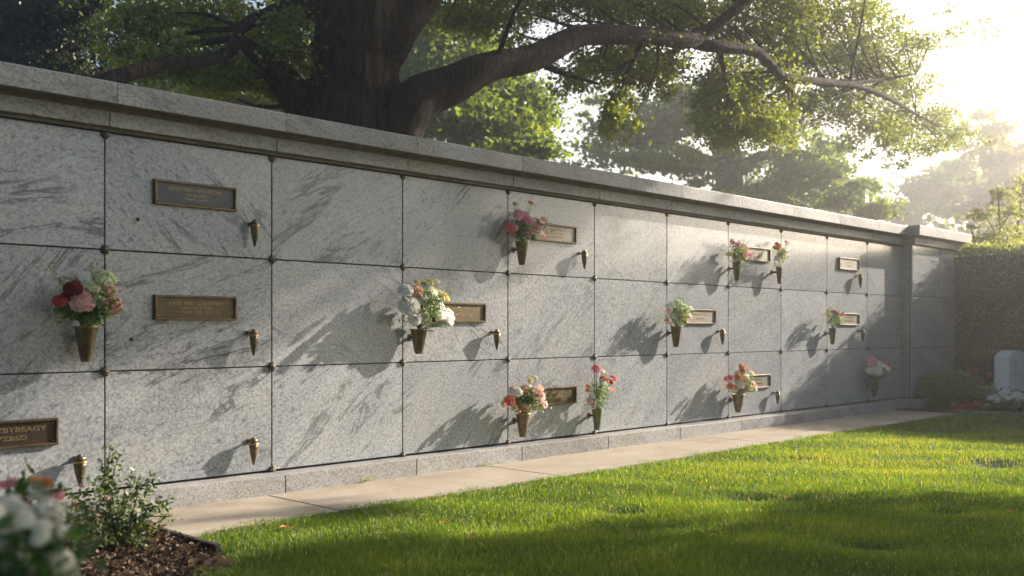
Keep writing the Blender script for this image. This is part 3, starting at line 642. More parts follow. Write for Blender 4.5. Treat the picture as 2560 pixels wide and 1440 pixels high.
bouquet(V_(1305, 603, 663, 34, 'bronze cone vase holding the coral and pink bouquet'), 'pink and coral bouquet in the top row with one orange bloom rising above it',
    [(1335, 565, C_, 'rose', 32), (1320, 553, D_, 'rose', 22), (1350, 580, D_, 'orange', 24), (1275, 570, D_, 'coral', 20), (1312, 563, D_, 'coral', 22), (1298, 535, D_, 'pink', 20), (1312, 537, D_, 'pink', 18), (1286, 538, S_, 'palepink', 14), (1327, 508, S_, 'orange', 12), (1288, 510, S_, 'yellow', 10), (1360, 550, D_, 'peach', 18), (1290, 572, D_, 'tan', 18), (1343, 553, D_, 'pink', 18), (1282, 585, S_, 'orange', 10)],
    [(1327, 512), (1283, 508), (1272, 540), (1345, 600), (1362, 565)], (40, 36), (1310, 572), 150, 0.022)
bouquet(V_(1307, 1033, 1093, 36, 'bronze cone vase holding the coral, orange and pale pink bouquet, bottom row'), 'bottom row bouquet of orange, coral and pale pink blooms with a yellow tip',
    [(1288, 978, D_, 'palepink', 24), (1312, 976, C_, 'pink', 20), (1273, 1003, D_, 'coral', 20), (1305, 1010, C_, 'orange', 28), (1290, 1022, S_, 'orange', 14), (1344, 986, C_, 'palepink', 32), (1357, 1006, D_, 'pink', 24), (1325, 950, S_, 'yellow', 13), (1332, 1003, D_, 'white', 20), (1352, 970, S_, 'peach', 14), (1322, 1018, S_, 'peach', 14)],
    [(1325, 945), (1342, 940), (1360, 1020), (1275, 975)], (44, 36), (1315, 1000), 150, 0.022)
bouquet(V_(1493, 1022, 1075, 28, 'greenish cone vase holding the tall narrow bouquet, bottom row', M_VASEGREEN), 'tall narrow bouquet with a few rose red blooms over loose green stems',
    [(1490, 924, D_, 'rose', 18), (1510, 951, D_, 'red', 20), (1535, 946, D_, 'coral', 17), (1509, 930, S_, 'tan', 13), (1470, 966, S_, 'orange', 9), (1534, 978, S_, 'orange', 9), (1475, 1003, S_, 'palepink', 12), (1482, 990, S_, 'white', 10), (1520, 970, S_, 'palepink', 8)],
    [(1488, 920), (1512, 926), (1535, 942), (1470, 965), (1532, 980), (1480, 945), (1520, 1008), (1467, 985), (1505, 950)], (26, 44), (1498, 985), 130, 0.020)
bouquet(V_(1690, 815, 868, 28, 'bronze cone vase holding the leafy pastel bouquet, middle row'), 'leafy bouquet of small pale blooms with peach ones at its right edge',
    [(1722, 788, D_, 'peach', 16), (1706, 785, D_, 'palepink', 14), (1680, 762, S_, 'white', 13), (1697, 755, S_, 'white', 12), (1712, 765, S_, 'cream', 12), (1672, 778, S_, 'palepink', 10), (1690, 775, S_, 'cream', 12), (1728, 770, S_, 'white', 10), (1715, 800, S_, 'peach', 11), (1668, 800, S_, 'orange', 8)],
    [(1700, 736), (1685, 745), (1722, 750), (1668, 765), (1712, 812)], (31, 38), (1696, 780), 160, 0.021)
bouquet(V_(1842, 655, 702, 23, 'bronze cone vase holding the pink-centred bouquet, top row'), 'dark leafy bouquet with one rose pink cluster and a green sprig on top',
    [(1858, 622, C_, 'rose', 26), (1868, 630, D_, 'pink', 18), (1832, 606, S_, 'palepink', 12), (1845, 612, S_, 'palepink', 12), (1826, 635, S_, 'yellow', 9), (1838, 640, S_, 'palepink', 9), (1850, 605, S_, 'white', 9)],
    [(1864, 587), (1874, 600), (1822, 605), (1868, 650)], (26, 30), (1845, 630), 140, 0.021)
bouquet(V_(1948, 665, 710, 17, 'slim bronze cone vase holding the thin orange bouquet, top row'), 'thin upright bouquet with orange blooms at its tip and pale ones below',
    [(1967, 607, D_, 'orange', 11), (1945, 613, D_, 'orange', 13), (1938, 620, S_, 'peach', 10), (1952, 635, S_, 'cream', 14), (1958, 625, S_, 'yellow', 10), (1945, 650, S_, 'white', 14), (1950, 662, S_, 'white', 11), (1962, 645, S_, 'cream', 9)],
    [(1968, 602), (1945, 610), (1974, 642), (1936, 640)], (17, 32), (1950, 640), 90, 0.019)
bouquet(V_(1845, 985, 1031, 30, 'bronze cone vase holding the pink and orange bouquet near the hedge shadow, bottom row'), 'round bouquet of pink and peach blooms topped by one orange bloom, bottom row',
    [(1857, 920, D_, 'orange', 17), (1853, 950, C_, 'pink', 26), (1872, 958, D_, 'peach', 22), (1885, 965, D_, 'palepink', 20), (1826, 945, D_, 'rose', 13), (1828, 966, D_, 'orange', 11), (1845, 938, D_, 'white', 18), (1880, 932, S_, 'yellow', 12), (1866, 940, S_, 'white', 14), (1838, 970, S_, 'palepink', 13), (1862, 972, D_, 'peach', 16)],
    [(1828, 925), (1886, 980), (1857, 915), (1822, 955)], (35, 30), (1855, 955), 140, 0.021)
bouquet(V_(2081, 820, 861, 19, 'bronze cone vase holding the rose and green bouquet, middle row near the pilaster'), 'small green bouquet with two rose blooms beside a half hidden plaque',
    [(2090, 782, D_, 'rose', 15), (2108, 784, D_, 'coral', 10), (2078, 778, S_, 'peach', 9), (2070, 790, S_, 'yellow', 8), (2086, 800, S_, 'cream', 9), (2098, 792, S_, 'orange', 9)],
    [(2098, 752), (2085, 765), (2068, 775), (2104, 805)], (22, 26), (2085, 790), 110, 0.020)
bouquet(V_(2186, 955, 992, 20, 'bronze cone vase in the hedge shadow holding the white and coral bouquet'), 'white bouquet with a coral bloom leaning right, in the shade of the hedge',
    [(2180, 902, D_, 'pink', 19), (2218, 915, D_, 'coral', 21), (2190, 925, C_, 'white', 24), (2202, 911, D_, 'white', 16), (2180, 930, D_, 'white', 16), (2174, 912, S_, 'palepink', 10), (2204, 930, S_, 'white', 12)],
    [(2222, 908), (2175, 905), (2212, 945)], (22, 20), (2192, 935), 100, 0.021)

# ------------------------------------------------------------------ planting at the left
def shrub(name, label, cat, base, stems, leafm, lsize, nleaf, flowers=(), group=None):
    e = empty(name, base, label, cat, group); O = np.asarray(base); sb = MB(); lb = MB()
    for tip, bend in stems:
        tip = np.asarray(tip); st = spline([O, O * 0.45 + tip * 0.55 + bend, tip], 12); tube(sb, st - O, np.linspace(0.006, 0.0015, 12), 5)
        t = rng.uniform(0.18, 1.02, nleaf); idx = np.clip(t * 11, 0, 11); lo = np.clip(idx.astype(int), 0, 10); f = (idx - lo)[:, None]
        c = st[lo] * (1 - f) + st[lo + 1] * f; d = unit(nleaf); c = c + d * lsize * rng.uniform(.5, 1.9, (nleaf, 1))
        V, q = leaf_quads(c - O, lsize, dirs=d, aspect=0.6); lb.add(V, [q], rng.uniform(0, 1, nleaf))
    sb.build('stem', M_STEM, e); lb.build('foliage', leafm, e)
    for pos, kind, colr, s in flowers: flower_obj(kind, colr, np.asarray(pos) - O, s, (-0.4 + R.uniform(-.4, .4), -0.6 + R.uniform(-.3, .3), 0.7), e)
    return e
Zs = 4.72
base = P(298, 1392, Zs); base[2] = 0.04
tips = [(275, 1115), (250, 1150), (300, 1135), (388, 1195), (425, 1245), (432, 1290), (345, 1215), (205, 1190), (170, 1225), (165, 1290), (180, 1340), (230, 1230), (320, 1250), (390, 1320), (360, 1370), (225, 1370), (290, 1290), (260, 1200), (330, 1180), (400, 1262), (200, 1262), (345, 1340)]
sh = [(P(x, y, Zs + R.uniform(-.16, .16)), np.array((R.uniform(-.05, .05), R.uniform(-.05, .05), 0.05))) for x, y in tips]
fl = [(P(x, y, Zs - .1), D_, c, .012) for x, y, c in ((205, 1215, 'palepink'), (240, 1235, 'white'), (268, 1245, 'palepink'), (185, 1258, 'rose'), (340, 1275, 'cream'))]
shrub('rose_shrub', 'loose green rose shrub at the end of the pale path', 'shrub', base, sh, M_SHRUB, 0.026, 85, fl)
Zs = 3.1
base = P(70, 1700, Zs); base[2] = 0.04
tips = [(-30, 1190), (20, 1170), (62, 1165), (100, 1200), (150, 1215), (190, 1245), (235, 1262), (-20, 1240), (60, 1230), (120, 1260), (0, 1280), (170, 1290), (215, 1300), (240, 1330), (140, 1330), (60, 1300)]
sh = [(P(x, y, Zs + R.uniform(-.12, .12)), np.array((0, 0, 0.03))) for x, y in tips]
fl = [(P(x, y, Zs - .08), D_, c, s) for x, y, c, s in ((92, 1205, 'orange', .022), (115, 1207, 'orange', .018), (12, 1212, 'pink', .018), (28, 1207, 'pink', .018), (48, 1210, 'palepink', .014), (142, 1238, 'pink', .022), (72, 1252, 'red', .011), (105, 1228, 'white', .02), (120, 1240, 'white', .016), (85, 1240, 'white', .018), (-15, 1215, 'pink', .02))]
shrub('flowering_plant', 'leafy plant with small orange and pink blooms beside the dark brown plaque', 'plant', base, sh, M_SHRUB, 0.026, 60, fl)
Zs = 1.62
base = P(20, 2450, Zs); base[2] = 0.03
tips = [(-60, 1230), (-20, 1260), (30, 1280), (70, 1270), (110, 1290), (150, 1330), (185, 1360), (150, 1400), (90, 1350), (30, 1340), (-30, 1330), (60, 1430), (130, 1450), (0, 1430), (175, 1440), (-60, 1400), (100, 1500), (160, 1480), (20, 1500), (-80, 1300)]
sh = [(P(x, y, Zs + R.uniform(-.1, .1)), np.array((0, 0, 0.02))) for x, y in tips]
fl = [(P(x, y, Zs - .06 + R.uniform(-.04, .04)), D_, 'white', s) for x, y, s in ((25, 1262, .017), (45, 1275, .015), (95, 1285, .018), (128, 1272, .019), (62, 1300, .015), (15, 1310, .016), (152, 1402, .020), (105, 1318, .014), (-20, 1275, .018), (60, 1340, .018), (-30, 1330, .016), (30, 1300, .017), (100, 1345, .015), (5, 1365, .013), (160, 1330, .013), (120, 1390, .012), (40, 1390, .012), (78, 1425, .010), (140, 1300, .014), (112, 1250, .010))]
shrub('white_flowering_plant', 'blurred white flowers on broad leaves in the bottom left foreground', 'plant', base, sh, M_BROAD, 0.036, 75, fl)

# ------------------------------------------------------------------ right end: hedge, beds, headstone
def leafbox(name, lo, hi, n, lsize, m, label, cat):
    e = empty(name, ((lo[0] + hi[0]) / 2, (lo[1] + hi[1]) / 2, 0), label, cat); O = np.array(e.location)
    lo, hi = np.array(lo), np.array(hi); b = MB(); b.box(tuple(lo + .12 - O), tuple(hi - .12 - O)); b.build('branches', M_CORE, e)
    g = rng; q = g.uniform(0, 1, (n, 3)); face = g.choice(4, n, p=(0.34, 0.3, 0.06, 0.3)); d = g.exponential(0.045, n)
    pt = lo + q * (hi - lo)
    pt[:, 0] = np.where(face == 0, lo[0] + d, pt[:, 0]); pt[:, 2] = np.where(face == 1, hi[2] - d, pt[:, 2]); pt[:, 1] = np.where(face == 3, lo[1] + d, pt[:, 1])
    k = face == 0; pt[k, 1] = lo[1] + (hi[1] - lo[1]) * q[k, 1] ** 0.6
    w = 0.05 * np.sin(pt[:, 1] * 3.1 + pt[:, 2] * 4) + 0.035 * np.sin(pt[:, 1] * 7.3 - pt[:, 2] * 8.1)
    pt[:, 0] += np.where(face == 0, w, 0); pt[:, 2] += np.where(face == 1, w * .7, 0)
    V, f = leaf_quads(pt - O, lsize, aspect=.6); lb = MB(); lb.add(V, [f], g.uniform(0, 1, n)); lb.build('foliage', m, e)
    return e, O
M_CORE = simple('hedge_twigs', (0.016, 0.015, 0.009), 0.95)
e, O = leafbox('clipped_hedge', (15.05, -2.4, 0.03), (16.3, 6.6, 2.27), 60000, 0.045, M_HEDGE, 'tall clipped dark hedge with yellow-green new growth at the end of the wall', 'hedge')
n = 7000; c = np.stack([rng.uniform(15.0, 16.35, n), 6.6 - 9.0 * rng.uniform(0, 1, n) ** 1.2, 2.27 + rng.exponential(0.045, n) * (1 + 0.8 * np.sin(rng.uniform(0, 6, n)))], -1)
V, f = leaf_quads(c - O, 0.05, aspect=.55); lb = MB(); lb.add(V, [f], rng.uniform(0, 1, n)); lb.build('new_growth', M_SPRIG, e)
# kerb of the flower bed
mb = MB(); mb.box((BED_X - 0.05, -6.0, -0.02), (BED_X + 0.05, PATH_Y + 0.02, 0.065))
tag(mb.build('bed_kerb', simple('mossy_kerb', (0.22, 0.24, 0.15), 0.85, nscale=14, dark=(0.08, 0.13, 0.04))), 'low mossy kerb between the lawn and the red and white flower bed', 'kerb')
def mound(name, label, c, rad, n, m, lsize, cat='bush', flowers=()):
    e = empty(name, (c[0], c[1], 0.03), label, cat); O = np.array(e.location)
    A, tn = cluster_pts((c[0], c[1], c[2]), rad, n, None, sub=16, shell=0.42, spread=0.16); A[:, 2] = np.maximum(A[:, 2], 0.035)
    V, f = leaf_quads(A - O, lsize, aspect=.6); b = MB(); b.add(V, [f], tn); b.build('foliage', m, e)
    sb = MB()
    for i in range(14):
        t = np.array((c[0] + R.uniform(-.7, .7) * rad[0], c[1] + R.uniform(-.7, .7) * rad[1], c[2] + rad[2] * .6)); tube(sb, np.array([O, t]) - O, [0.008, 0.003], 5)
    sb.build('stem', M_STEM, e)
    for pos, kind, colr, s in flowers: flower_obj(kind, colr, np.asarray(pos) - O, s, (-0.8, -0.3 + R.uniform(-.4, .4), 0.7), e)
    return e
M_BUSH = leafmat('round_bush_leaf', [(0, (0.07, 0.14, 0.04)), (1, (0.20, 0.32, 0.10))], 0.35)
q = P(2372, 1010, 13.6); mound('round_bush', 'rounded green bush at the foot of the wall end block', (q[0], q[1], 0.27), (0.40, 0.40, 0.25), 6000, M_BUSH, 0.04)
def pts(l, Z, s, kinds=(D_,)):
    return [(P(x, y, Z + R.uniform(-.1, .1)), R.choice(kinds), c, s * R.uniform(.8, 1.2)) for x, y, c in l]
q = P(2440, 990, 14.35); mound('geranium_plant', 'tall red geraniums in front of the hedge, behind the round bush', (q[0], q[1], 0.22), (0.32, 0.32, 0.26), 2600, M_SHRUB, 0.035, 'plant',
    pts([(2400, 932, 'red'), (2365, 937, 'coral'), (2418, 935, 'coral'), (2438, 930, 'red'), (2452, 952, 'coral'), (2474, 937, 'coral'), (2446, 960, 'coral'), (2484, 958, 'yellow')], 14.1, .045))
q = P(2425, 1022, 13.25); mound('red_bedding_plant', 'low red bedding flowers along the mulch in front of the round bush', (q[0], q[1], 0.07), (0.28, 0.30, 0.07), 900, M_SHRUB, 0.03, 'plant',
    pts([(2384, 1013, 'coral'), (2407, 1016, 'coral'), (2420, 1010, 'red'), (2428, 1016, 'red'), (2441, 1008, 'coral'), (2458, 1020, 'coral'), (2396, 1020, 'red')], 13.1, .042))
q = P(2520, 1000, 13.35); wl_ = [(R.uniform(2466, 2600), R.uniform(977, 1004), 'white') for _ in range(42)] + [(2506, 1011, 'white'), (2467, 1014, 'white'), (2545, 1012, 'white')]
mound('white_bedding_plant', 'white bedding flowers crowding the base of the headstone', (q[0], q[1], 0.15), (0.55, 0.42, 0.13), 4500, M_SHRUB, 0.032, 'plant', pts(wl_, 13.05, .034, (D_, S_)))
q = P(2550, 1022, 13.1); mound('coral_bedding_plant', 'coral flowers at the kerb below the headstone, at the right edge', (q[0], q[1], 0.07), (0.22, 0.28, 0.07), 700, M_SHRUB, 0.03, 'plant',
    pts([(2523, 1022, 'coral'), (2530, 1018, 'orange'), (2552, 1016, 'coral'), (2560, 1020, 'orange'), (2575, 1017, 'coral')], 13.0, .038))
q = P(2465, 972, 14.0); mound('small_white_plant', 'small clump of white and yellow flowers left of the headstone', (q[0], q[1], 0.16), (0.15, 0.15, 0.09), 400, M_SHRUB, 0.03, 'plant', pts([(2460, 968, 'white'), (2468, 966, 'white'), (2454, 971, 'white'), (2481, 966, 'white'), (2483, 960, 'yellow'), (2472, 970, 'white')], 13.8, .024))
# headstone
u = (2523 - CX) / F; hx = 14.3; Zh = hx / (CS + SN * u); hy = Zh * (SN - CS * u)
e = empty('headstone', (hx + 0.36, hy + 0.1, 0.03), 'white marble headstone with an arched top on a stepped base', 'headstone'); O = np.array(e.location)
b = MB(); n = 18; xs_ = np.linspace(0, 0.74, n); zt = 0.74 + 0.085 * np.sin(np.pi * np.clip(xs_ / 0.74, 0, 1)) ** 0.8 - 0.03; T = 0.19
V = [(hx + x, hy, 0.26) for x in xs_] + [(hx + x, hy, z) for x, z in zip(xs_, zt)] + [(hx + x, hy + T, 0.26) for x in xs_] + [(hx + x, hy + T, z) for x, z in zip(xs_, zt)]
fs = []
for i in range(n - 1): fs += [(i, i + 1, n + i + 1, n + i), (2 * n + i + 1, 2 * n + i, 3 * n + i, 3 * n + i + 1), (n + i, n + i + 1, 3 * n + i + 1, 3 * n + i), (i + 1, i, 2 * n + i, 2 * n + i + 1)]
fs += [(0, n, 3 * n, 2 * n), (n - 1, 3 * n - 1, 4 * n - 1, 2 * n - 1)]
b.add(np.array(V) - O, [fs]); b.build('tablet', M_HEADST, e)
b = MB(); b.box(np.array((hx - .10, hy - .10, .14)) - O, np.array((hx + .84, hy + T + .30, .258)) - O, .006); b.box(np.array((hx - .22, hy - .20, .03)) - O, np.array((hx + .96, hy + T + .45, .139)) - O, .006); b.build('stepped_base', M_HEADST, e)
text_mesh('EA', 0.13, hx + 0.27 - O[0], hy - 0.002 - O[1], 0.62 - O[2], e, 0.001, M_CARVE, 'carving', 0.17)
text_mesh('BOA', 0.10, hx + 0.29 - O[0], hy - 0.002 - O[1], 0.48 - O[2], e, 0.001, M_CARVE, 'carving', 0.20)

# flat marker in the grass
q = P(2160, 1393, CAMZ * F / (1393 - HY))
e = empty('flat_grave_marker', (q[0], q[1], 0), 'flat grey grave marker half sunk in the near lawn', 'grave marker')
b = MB(); b.box((-.16, -.10, -.04), (.16, .10, 0.006)); b.build('slab', simple('weathered_slab', (0.13, 0.14, 0.10), 0.8, nscale=18, dark=(0.05, 0.06, 0.03)), e)
b = MB(); b.box((-.125, -.07, 0.0065), (.125, .07, 0.011)); b.build('inset_panel', simple('slab_panel', (0.19, 0.20, 0.17), 0.7, nscale=30, dark=(0.06, 0.07, 0.045)), e); e.rotation_euler = (0, 0, -0.75)
# fallen leaves and small weeds
for i, (px, py, lb_) in enumerate(((1112, 1327, 'orange fallen leaf on the near lawn, in the middle'), (712, 1340, 'small orange leaf on the lawn close to the path end'), (1973, 1262, 'orange leaf on the shaded lawn right of the sunken patch'), (2524, 1298, 'long orange leaf on the lawn at the right edge'),
        (1182, 1362, 'brown leaf in the dark lawn below the orange fallen leaf'), (2222, 1205, 'tiny dark leaf in the sunlit lawn'), (985, 1207, 'small brown leaf lying on the pale path'))):
    Zg = CAMZ * F / (py - HY); q = P(px, py, Zg); b = MB(); s = 0.035 if i < 5 else 0.022
    V = np.array([(-s, 0, 0), (-s * .3, s * .45, .008), (s * .5, s * .35, .004), (s, 0, .012), (s * .4, -s * .4, .004), (-s * .4, -s * .42, .01), (0, 0, -.002)])
    b.add(V, [[(0, 1, 6), (1, 2, 6), (2, 3, 6), (3, 4, 6), (4, 5, 6), (5, 0, 6)]], 0.3 + 0.1 * i)
    o = b.build('fallen_leaf', M_FALLEN); o.location = (q[0], q[1], 0.045 if i < 6 else 0.026); o.rotation_euler = (0.2, 0.15, R.uniform(0, 6)); tag(o, lb_, 'leaf', 'fallen leaves')
for px, py, lb_ in ((915, 1214, 'yellow-green weed tuft growing where the plinth meets the path'), (1213, 1170, 'tiny weed at the plinth foot, farther right')):
    q = P(px, py, ZW(px, D - 0.17)); n = 60; c = np.array((q[0], D - 0.175, 0.03)) + np.abs(rng.normal(0, 1, (n, 3))) * (0.035, -0.012, 0.014) * np.where(rng.uniform(0, 1, (n, 1)) < .5, (1, 1, 1), (-1, 1, 1))
    V, f = leaf_quads(c, 0.014); b = MB(); b.add(V, [f], rng.uniform(0, 1, n)); tag(b.build('weed_tuft', M_SPRIG), lb_, 'weed')

# ------------------------------------------------------------------ trees
def tree(name, label, group, branches, clusters, lsize, leafm, barkm=M_BARK, sides=10, twigs=True, base=None, seed=1, spread=.22, sub=70, nz=.05):
    """branches: lists of (x, y, z, radius); clusters: (centre, radii, leaf count)"""
    g = np.random.default_rng(seed); br0 = np.asarray(branches[0][0][:3]); base = np.array((br0[0], br0[1], 0.0)) if base is None else np.asarray(base)
    e = empty(name, base, label, 'tree', group); O = np.asarray(base, float)
    tb = MB(); allp = []
    for bi, br in enumerate(branches):
        br = np.asarray(br, float); L_ = np.linalg.norm(np.diff(br[:, :3], axis=0), axis=1).sum(); sp = spline(br, max(10, int(L_ / 0.16)))
        sp[:, :3] += 0.12 * sp[:, 3:4] * np.sin(np.arange(len(sp))[:, None] * 0.9 + np.array((0, 1, 2)))
        tube(tb, sp[:, :3] - O, np.maximum(sp[:, 3], 0.004), sides if br[:, 3].max() < .16 else (sides * 8 if br[:, 3].max() > .4 else sides * 4), nz, seed + bi); allp.append(sp)
    A = np.concatenate(allp); lb = MB()
    for c, rad, n in clusters:
        c = np.asarray(c)
        p, tn = cluster_pts(c, rad, n, AX, sub=sub, g=g, spread=spread)
        V, q = leaf_quads(p - O, lsize, g=g, aspect=.6); lb.add(V, [q], tn)
        if twigs:
            for k in range(3):
                tgt = c + (unit(1, g)[0] * 0.6) @ np.diag((rad[0], rad[1], rad[2])); dd = np.linalg.norm(A[:, :3] - tgt, axis=1) - 0; i = int(np.argmin(dd)); s = A[i, :3]
                if dd[i] > 2.2: continue
                mid = (s + tgt) / 2 + g.normal(0, .12, 3) * dd[i] * .5; sp = spline(np.array([s, mid, tgt]), 9); r0 = min(A[i, 3] * .6, 0.012 + 0.012 * dd[i])
                tube(tb, sp - O, np.linspace(r0, .004, 9), 5)
    tb.build('trunk', barkm, e, True); lb.build('crown', leafm, e)
    return e
def B(l): return [tuple(P(x, y, Z)) + (r,) for x, y, Z, r in l]
def CL(x, y, rx, ry, Z, n, depth=None):
    s = Z / F; return (P(x, y, Z), (rx * s, depth if depth else max(rx, ry) * s * 0.8, ry * s), n)

# the big oak standing behind the wall; its limb reaches right above the coping
ZO = 10.6
oak_br = [
    B([(835, 1070, ZO, .60), (855, 560, ZO, .50), (862, 330, ZO, .47), (885, 200, ZO, .44), (905, 90, ZO, .45), (960, -40, ZO, .36), (1000, -220, ZO + .3, .28), (1010, -420, ZO + .5, .18), (1040, -650, ZO + .7, .08)]),
    B([(870, 130, ZO, .34), (838, 20, ZO, .27), (800, -120, ZO, .24), (760, -300, ZO - .4, .18), (700, -480, ZO - .6, .11), (660, -680, ZO - .8, .05)]),
    B([(985, -200, ZO + .3, .18), (1150, -380, ZO + .8, .12), (1330, -520, ZO + 1.2, .05)]), B([(770, -280, ZO - .4, .13), (560, -380, ZO - .8, .08), (400, -420, ZO - 1, .04)]),
    B([(935, 190, ZO, .16), (985, 110, ZO - .1, .17), (1045, 35, ZO, .13), (1110, -60, ZO + .5, .11), (1200, -180, ZO + 1, .08)]),
    # great limb
    B([(930, 420, ZO, .36), (985, 322, ZO, .28), (1075, 235, ZO + .1, .225), (1190, 178, ZO + .3, .175), (1300, 152, ZO + .7, .150), (1400, 112, ZO + 1.1, .135), (1490, 84, ZO + 1.5, .122), (1600, 90, ZO + 2.0, .108), (1700, 98, ZO + 2.5, .108), (1745, 97, ZO + 2.8, .105)]),
    B([(1735, 98, ZO + 2.8, .10), (1790, 62, ZO + 2.9, .078), (1850, 15, ZO + 2.9, .068), (1920, -40, ZO + 3.0, .05)]),
    B([(1725, 100, ZO + 2.8, .10), (1800, 118, ZO + 3.0, .085), (1880, 125, ZO + 3.4, .078), (1925, 160, ZO + 3.7, .072), (1955, 190, ZO + 4.0, .066), (2030, 203, ZO + 4.5, .065), (2110, 210, ZO + 5.2, .056), (2200, 235, ZO + 6.0, .042), (2290, 285, ZO + 7.5, .02)]),
    B([(2110, 210, ZO + 5.2, .045), (2200, 200, ZO + 6.5, .03), (2290, 185, ZO + 7, .015)]),
    B([(1955, 190, ZO + 4.0, .05), (1980, 230, ZO + 4.8, .03), (2010, 260, ZO + 5, .015)]),
    B([(1800, 120, ZO + 3.2, .04), (1810, 190, ZO + 3.2, .025), (1822, 245, ZO + 3.2, .012)]),
    B([(1365, 165, ZO + 1, .045), (1430, 190, ZO + 1.1, .03), (1500, 210, ZO + 1.2, .015)]),
    # broken low limb and thin boughs on the left
    B([(800, 330, ZO, .26), (750, 250, ZO - .2, .19), (700, 185, ZO - .4, .15), (650, 145, ZO - .6, .10), (600, 100, ZO - .8, .06)]),
    B([(830, 60, ZO, .10), (740, 8, ZO - .3, .075), (660, 40, ZO - .5, .065), (600, 75, ZO - .7, .06), (575, 130, ZO - .8, .06), (500, 155, ZO - 1.2, .05), (400, 160, ZO - 1.6, .06), (290, 190, ZO - 2, .07), (180, 225, ZO - 2.2, .06)]),
]
oc = []
ZL = 10.3
for x, y, rx, ry, n in ((380, 60, 110, 70, 9000), (560, 60, 110, 70, 9500), (700, 90, 90, 80, 8000), (480, 150, 130, 55, 7500), (330, 150, 80, 45, 3500), (620, 200, 110, 45, 5500), (740, 30, 60, 60, 4000), (450, -60, 200, 70, 8000), (680, -70, 150, 60, 6000), (330, 30, 60, 60, 2600), (520, 215, 70, 25, 1800), (700, 225, 40, 40, 1500)):
    oc.append(CL(x, y, rx * 1.1, ry * 1.1, ZL + R.uniform(-.3, 1.4), int(n * .30)))
for x, y, rx, ry, n, dz in ((1130, 20, 110, 60, 6500, .8), (1250, 60, 90, 60, 5500, 1.2), (1240, -40, 160, 60, 6500, 1.4), (1370, 20, 90, 55, 6000, 1.8), (1500, 0, 110, 50, 7500, 2), (1620, 20, 100, 50, 7000, 2.6), (1730, 30, 80, 45, 4500, 3), (1840, 60, 90, 55, 6000, 3.6), (1950, 40, 90, 70, 6000, 4), (2060, 30, 90, 70, 5500, 5), (1780, -40, 220, 50, 7000, 3.5), (2160, 20, 60, 70, 2600, 5.5)):
    oc.append(CL(x, y, rx * 1.1, ry * 1.1, ZO + dz + 1.0, int(n * (.32 if x < 1400 else .52))))
for x, y, rx, ry, n, dz in ((1480, 165, 70, 40, 2600, 1.6), (1560, 170, 70, 45, 3800, 2), (1650, 155, 55, 50, 3200, 2.3), (1550, 290, 36, 60, 2600, 2.1), (1640, 205, 40, 30, 1400, 2.4), (1430, 185, 60, 30, 1200, 1.4),
        (1800, 200, 60, 55, 4200, 3.4), (1880, 235, 85, 60, 6500, 3.8), (1850, 310, 70, 50, 5200, 3.8), (1930, 320, 50, 40, 3000, 4), (1790, 270, 45, 50, 2600, 3.4), (1960, 130, 60, 45, 3600, 4.2),
        (2050, 130, 90, 55, 6000, 5.2), (2150, 130, 90, 60, 6500, 6), (2040, 265, 70, 40, 3400, 5.4), (2130, 260, 80, 55, 5000, 6), (2230, 200, 80, 55, 5000, 6.8), (2250, 300, 75, 45, 4200, 7.2), (2190, 340, 55, 40, 2600, 6.8), (2330, 300, 60, 40, 2400, 7.8), (2400, 340, 50, 30, 1300, 8), (2230, 385, 35, 35, 1100, 7), (2320, 380, 30, 30, 700, 7.5), (2290, 120, 60, 50, 1600, 7), (2400, 70, 80, 50, 800, 7.5), (2210, 60, 50, 60, 1400, 6.5), (2480, 60, 60, 30, 220, 8)):
    f_ = 1.25 if x > 1700 else 1.12
    oc.append(CL(x, y, rx * f_, ry * f_, ZO + dz + (1.0 if y > 30 and y < 250 and x < 1900 else (1.5 if 1900 <= x < 2350 and 90 < y < 320 else .5)), int(n * .66), 0.75))
g = np.random.default_rng(32)
for k in range(26):
    oc.append(CL(g.uniform(350, 1650), g.uniform(-720, -230), 190, 110, ZO + g.uniform(-1.2, 1.8), 1300))
# the high crown above the frame: it keeps trunk and inner boughs in shade
g = np.random.default_rng(31)
for k in range(34):
    xg, yg, z = g.uniform(-7, -0.6), g.uniform(8.6, 13.5), g.uniform(6.4, 9.5)
    q = z / 1.47; c = np.array((xg + 3.5 * q, yg - q, z)); Zc = c @ FWD
    if (z - 0.8 - CAMZ) / max(Zc, .1) * F < HY + 30 and abs((c @ RIGHT) / Zc) < .56: c[2] = CAMZ + 1.0 + Zc * (HY + 40) / F
    oc.append((c, (1.3, 1.3, .8), 1500))
tree('oak_tree', 'massive dark-barked oak behind the wall, one long limb reaching right', None, oak_br, oc, 0.062, M_OAK, M_BARK, 10, True, seed=3)

# dark tree at the left edge
b_ = [B([(-260, 900, 13, .4), (-200, 300, 13, .34), (-120, 50, 13, .26), (0, -150, 13, .15)]), B([(-170, 200, 13, .18), (0, 120, 12.8, .12), (110, 60, 12.5, .07), (220, 20, 12.4, .03)]), B([(-150, 120, 13, .14), (-20, 30, 12.6, .09), (90, -40, 12.4, .05)])]
c_ = [CL(40, 40, 110, 70, 12.6, 9000), CL(-40, 110, 90, 60, 12.6, 7000), CL(120, 130, 80, 60, 12.4, 6000), CL(170, 40, 70, 60, 12.4, 4200), CL(50, 180, 120, 40, 12.7, 7000), CL(160, 190, 60, 30, 12.2, 2200), CL(230, 110, 40, 70, 12.1, 900), CL(60, -60, 200, 60, 12.6, 9000), CL(265, 170, 50, 45, 12.0, 900), CL(250, 20, 50, 40, 12.1, 1100)]
tree('dark_leaf_tree', 'nearly black tree with fine leaves at the top left corner', 'background trees behind the wall', b_, c_, 0.055, M_DARKLEAF, M_BARK, 8, seed=4)
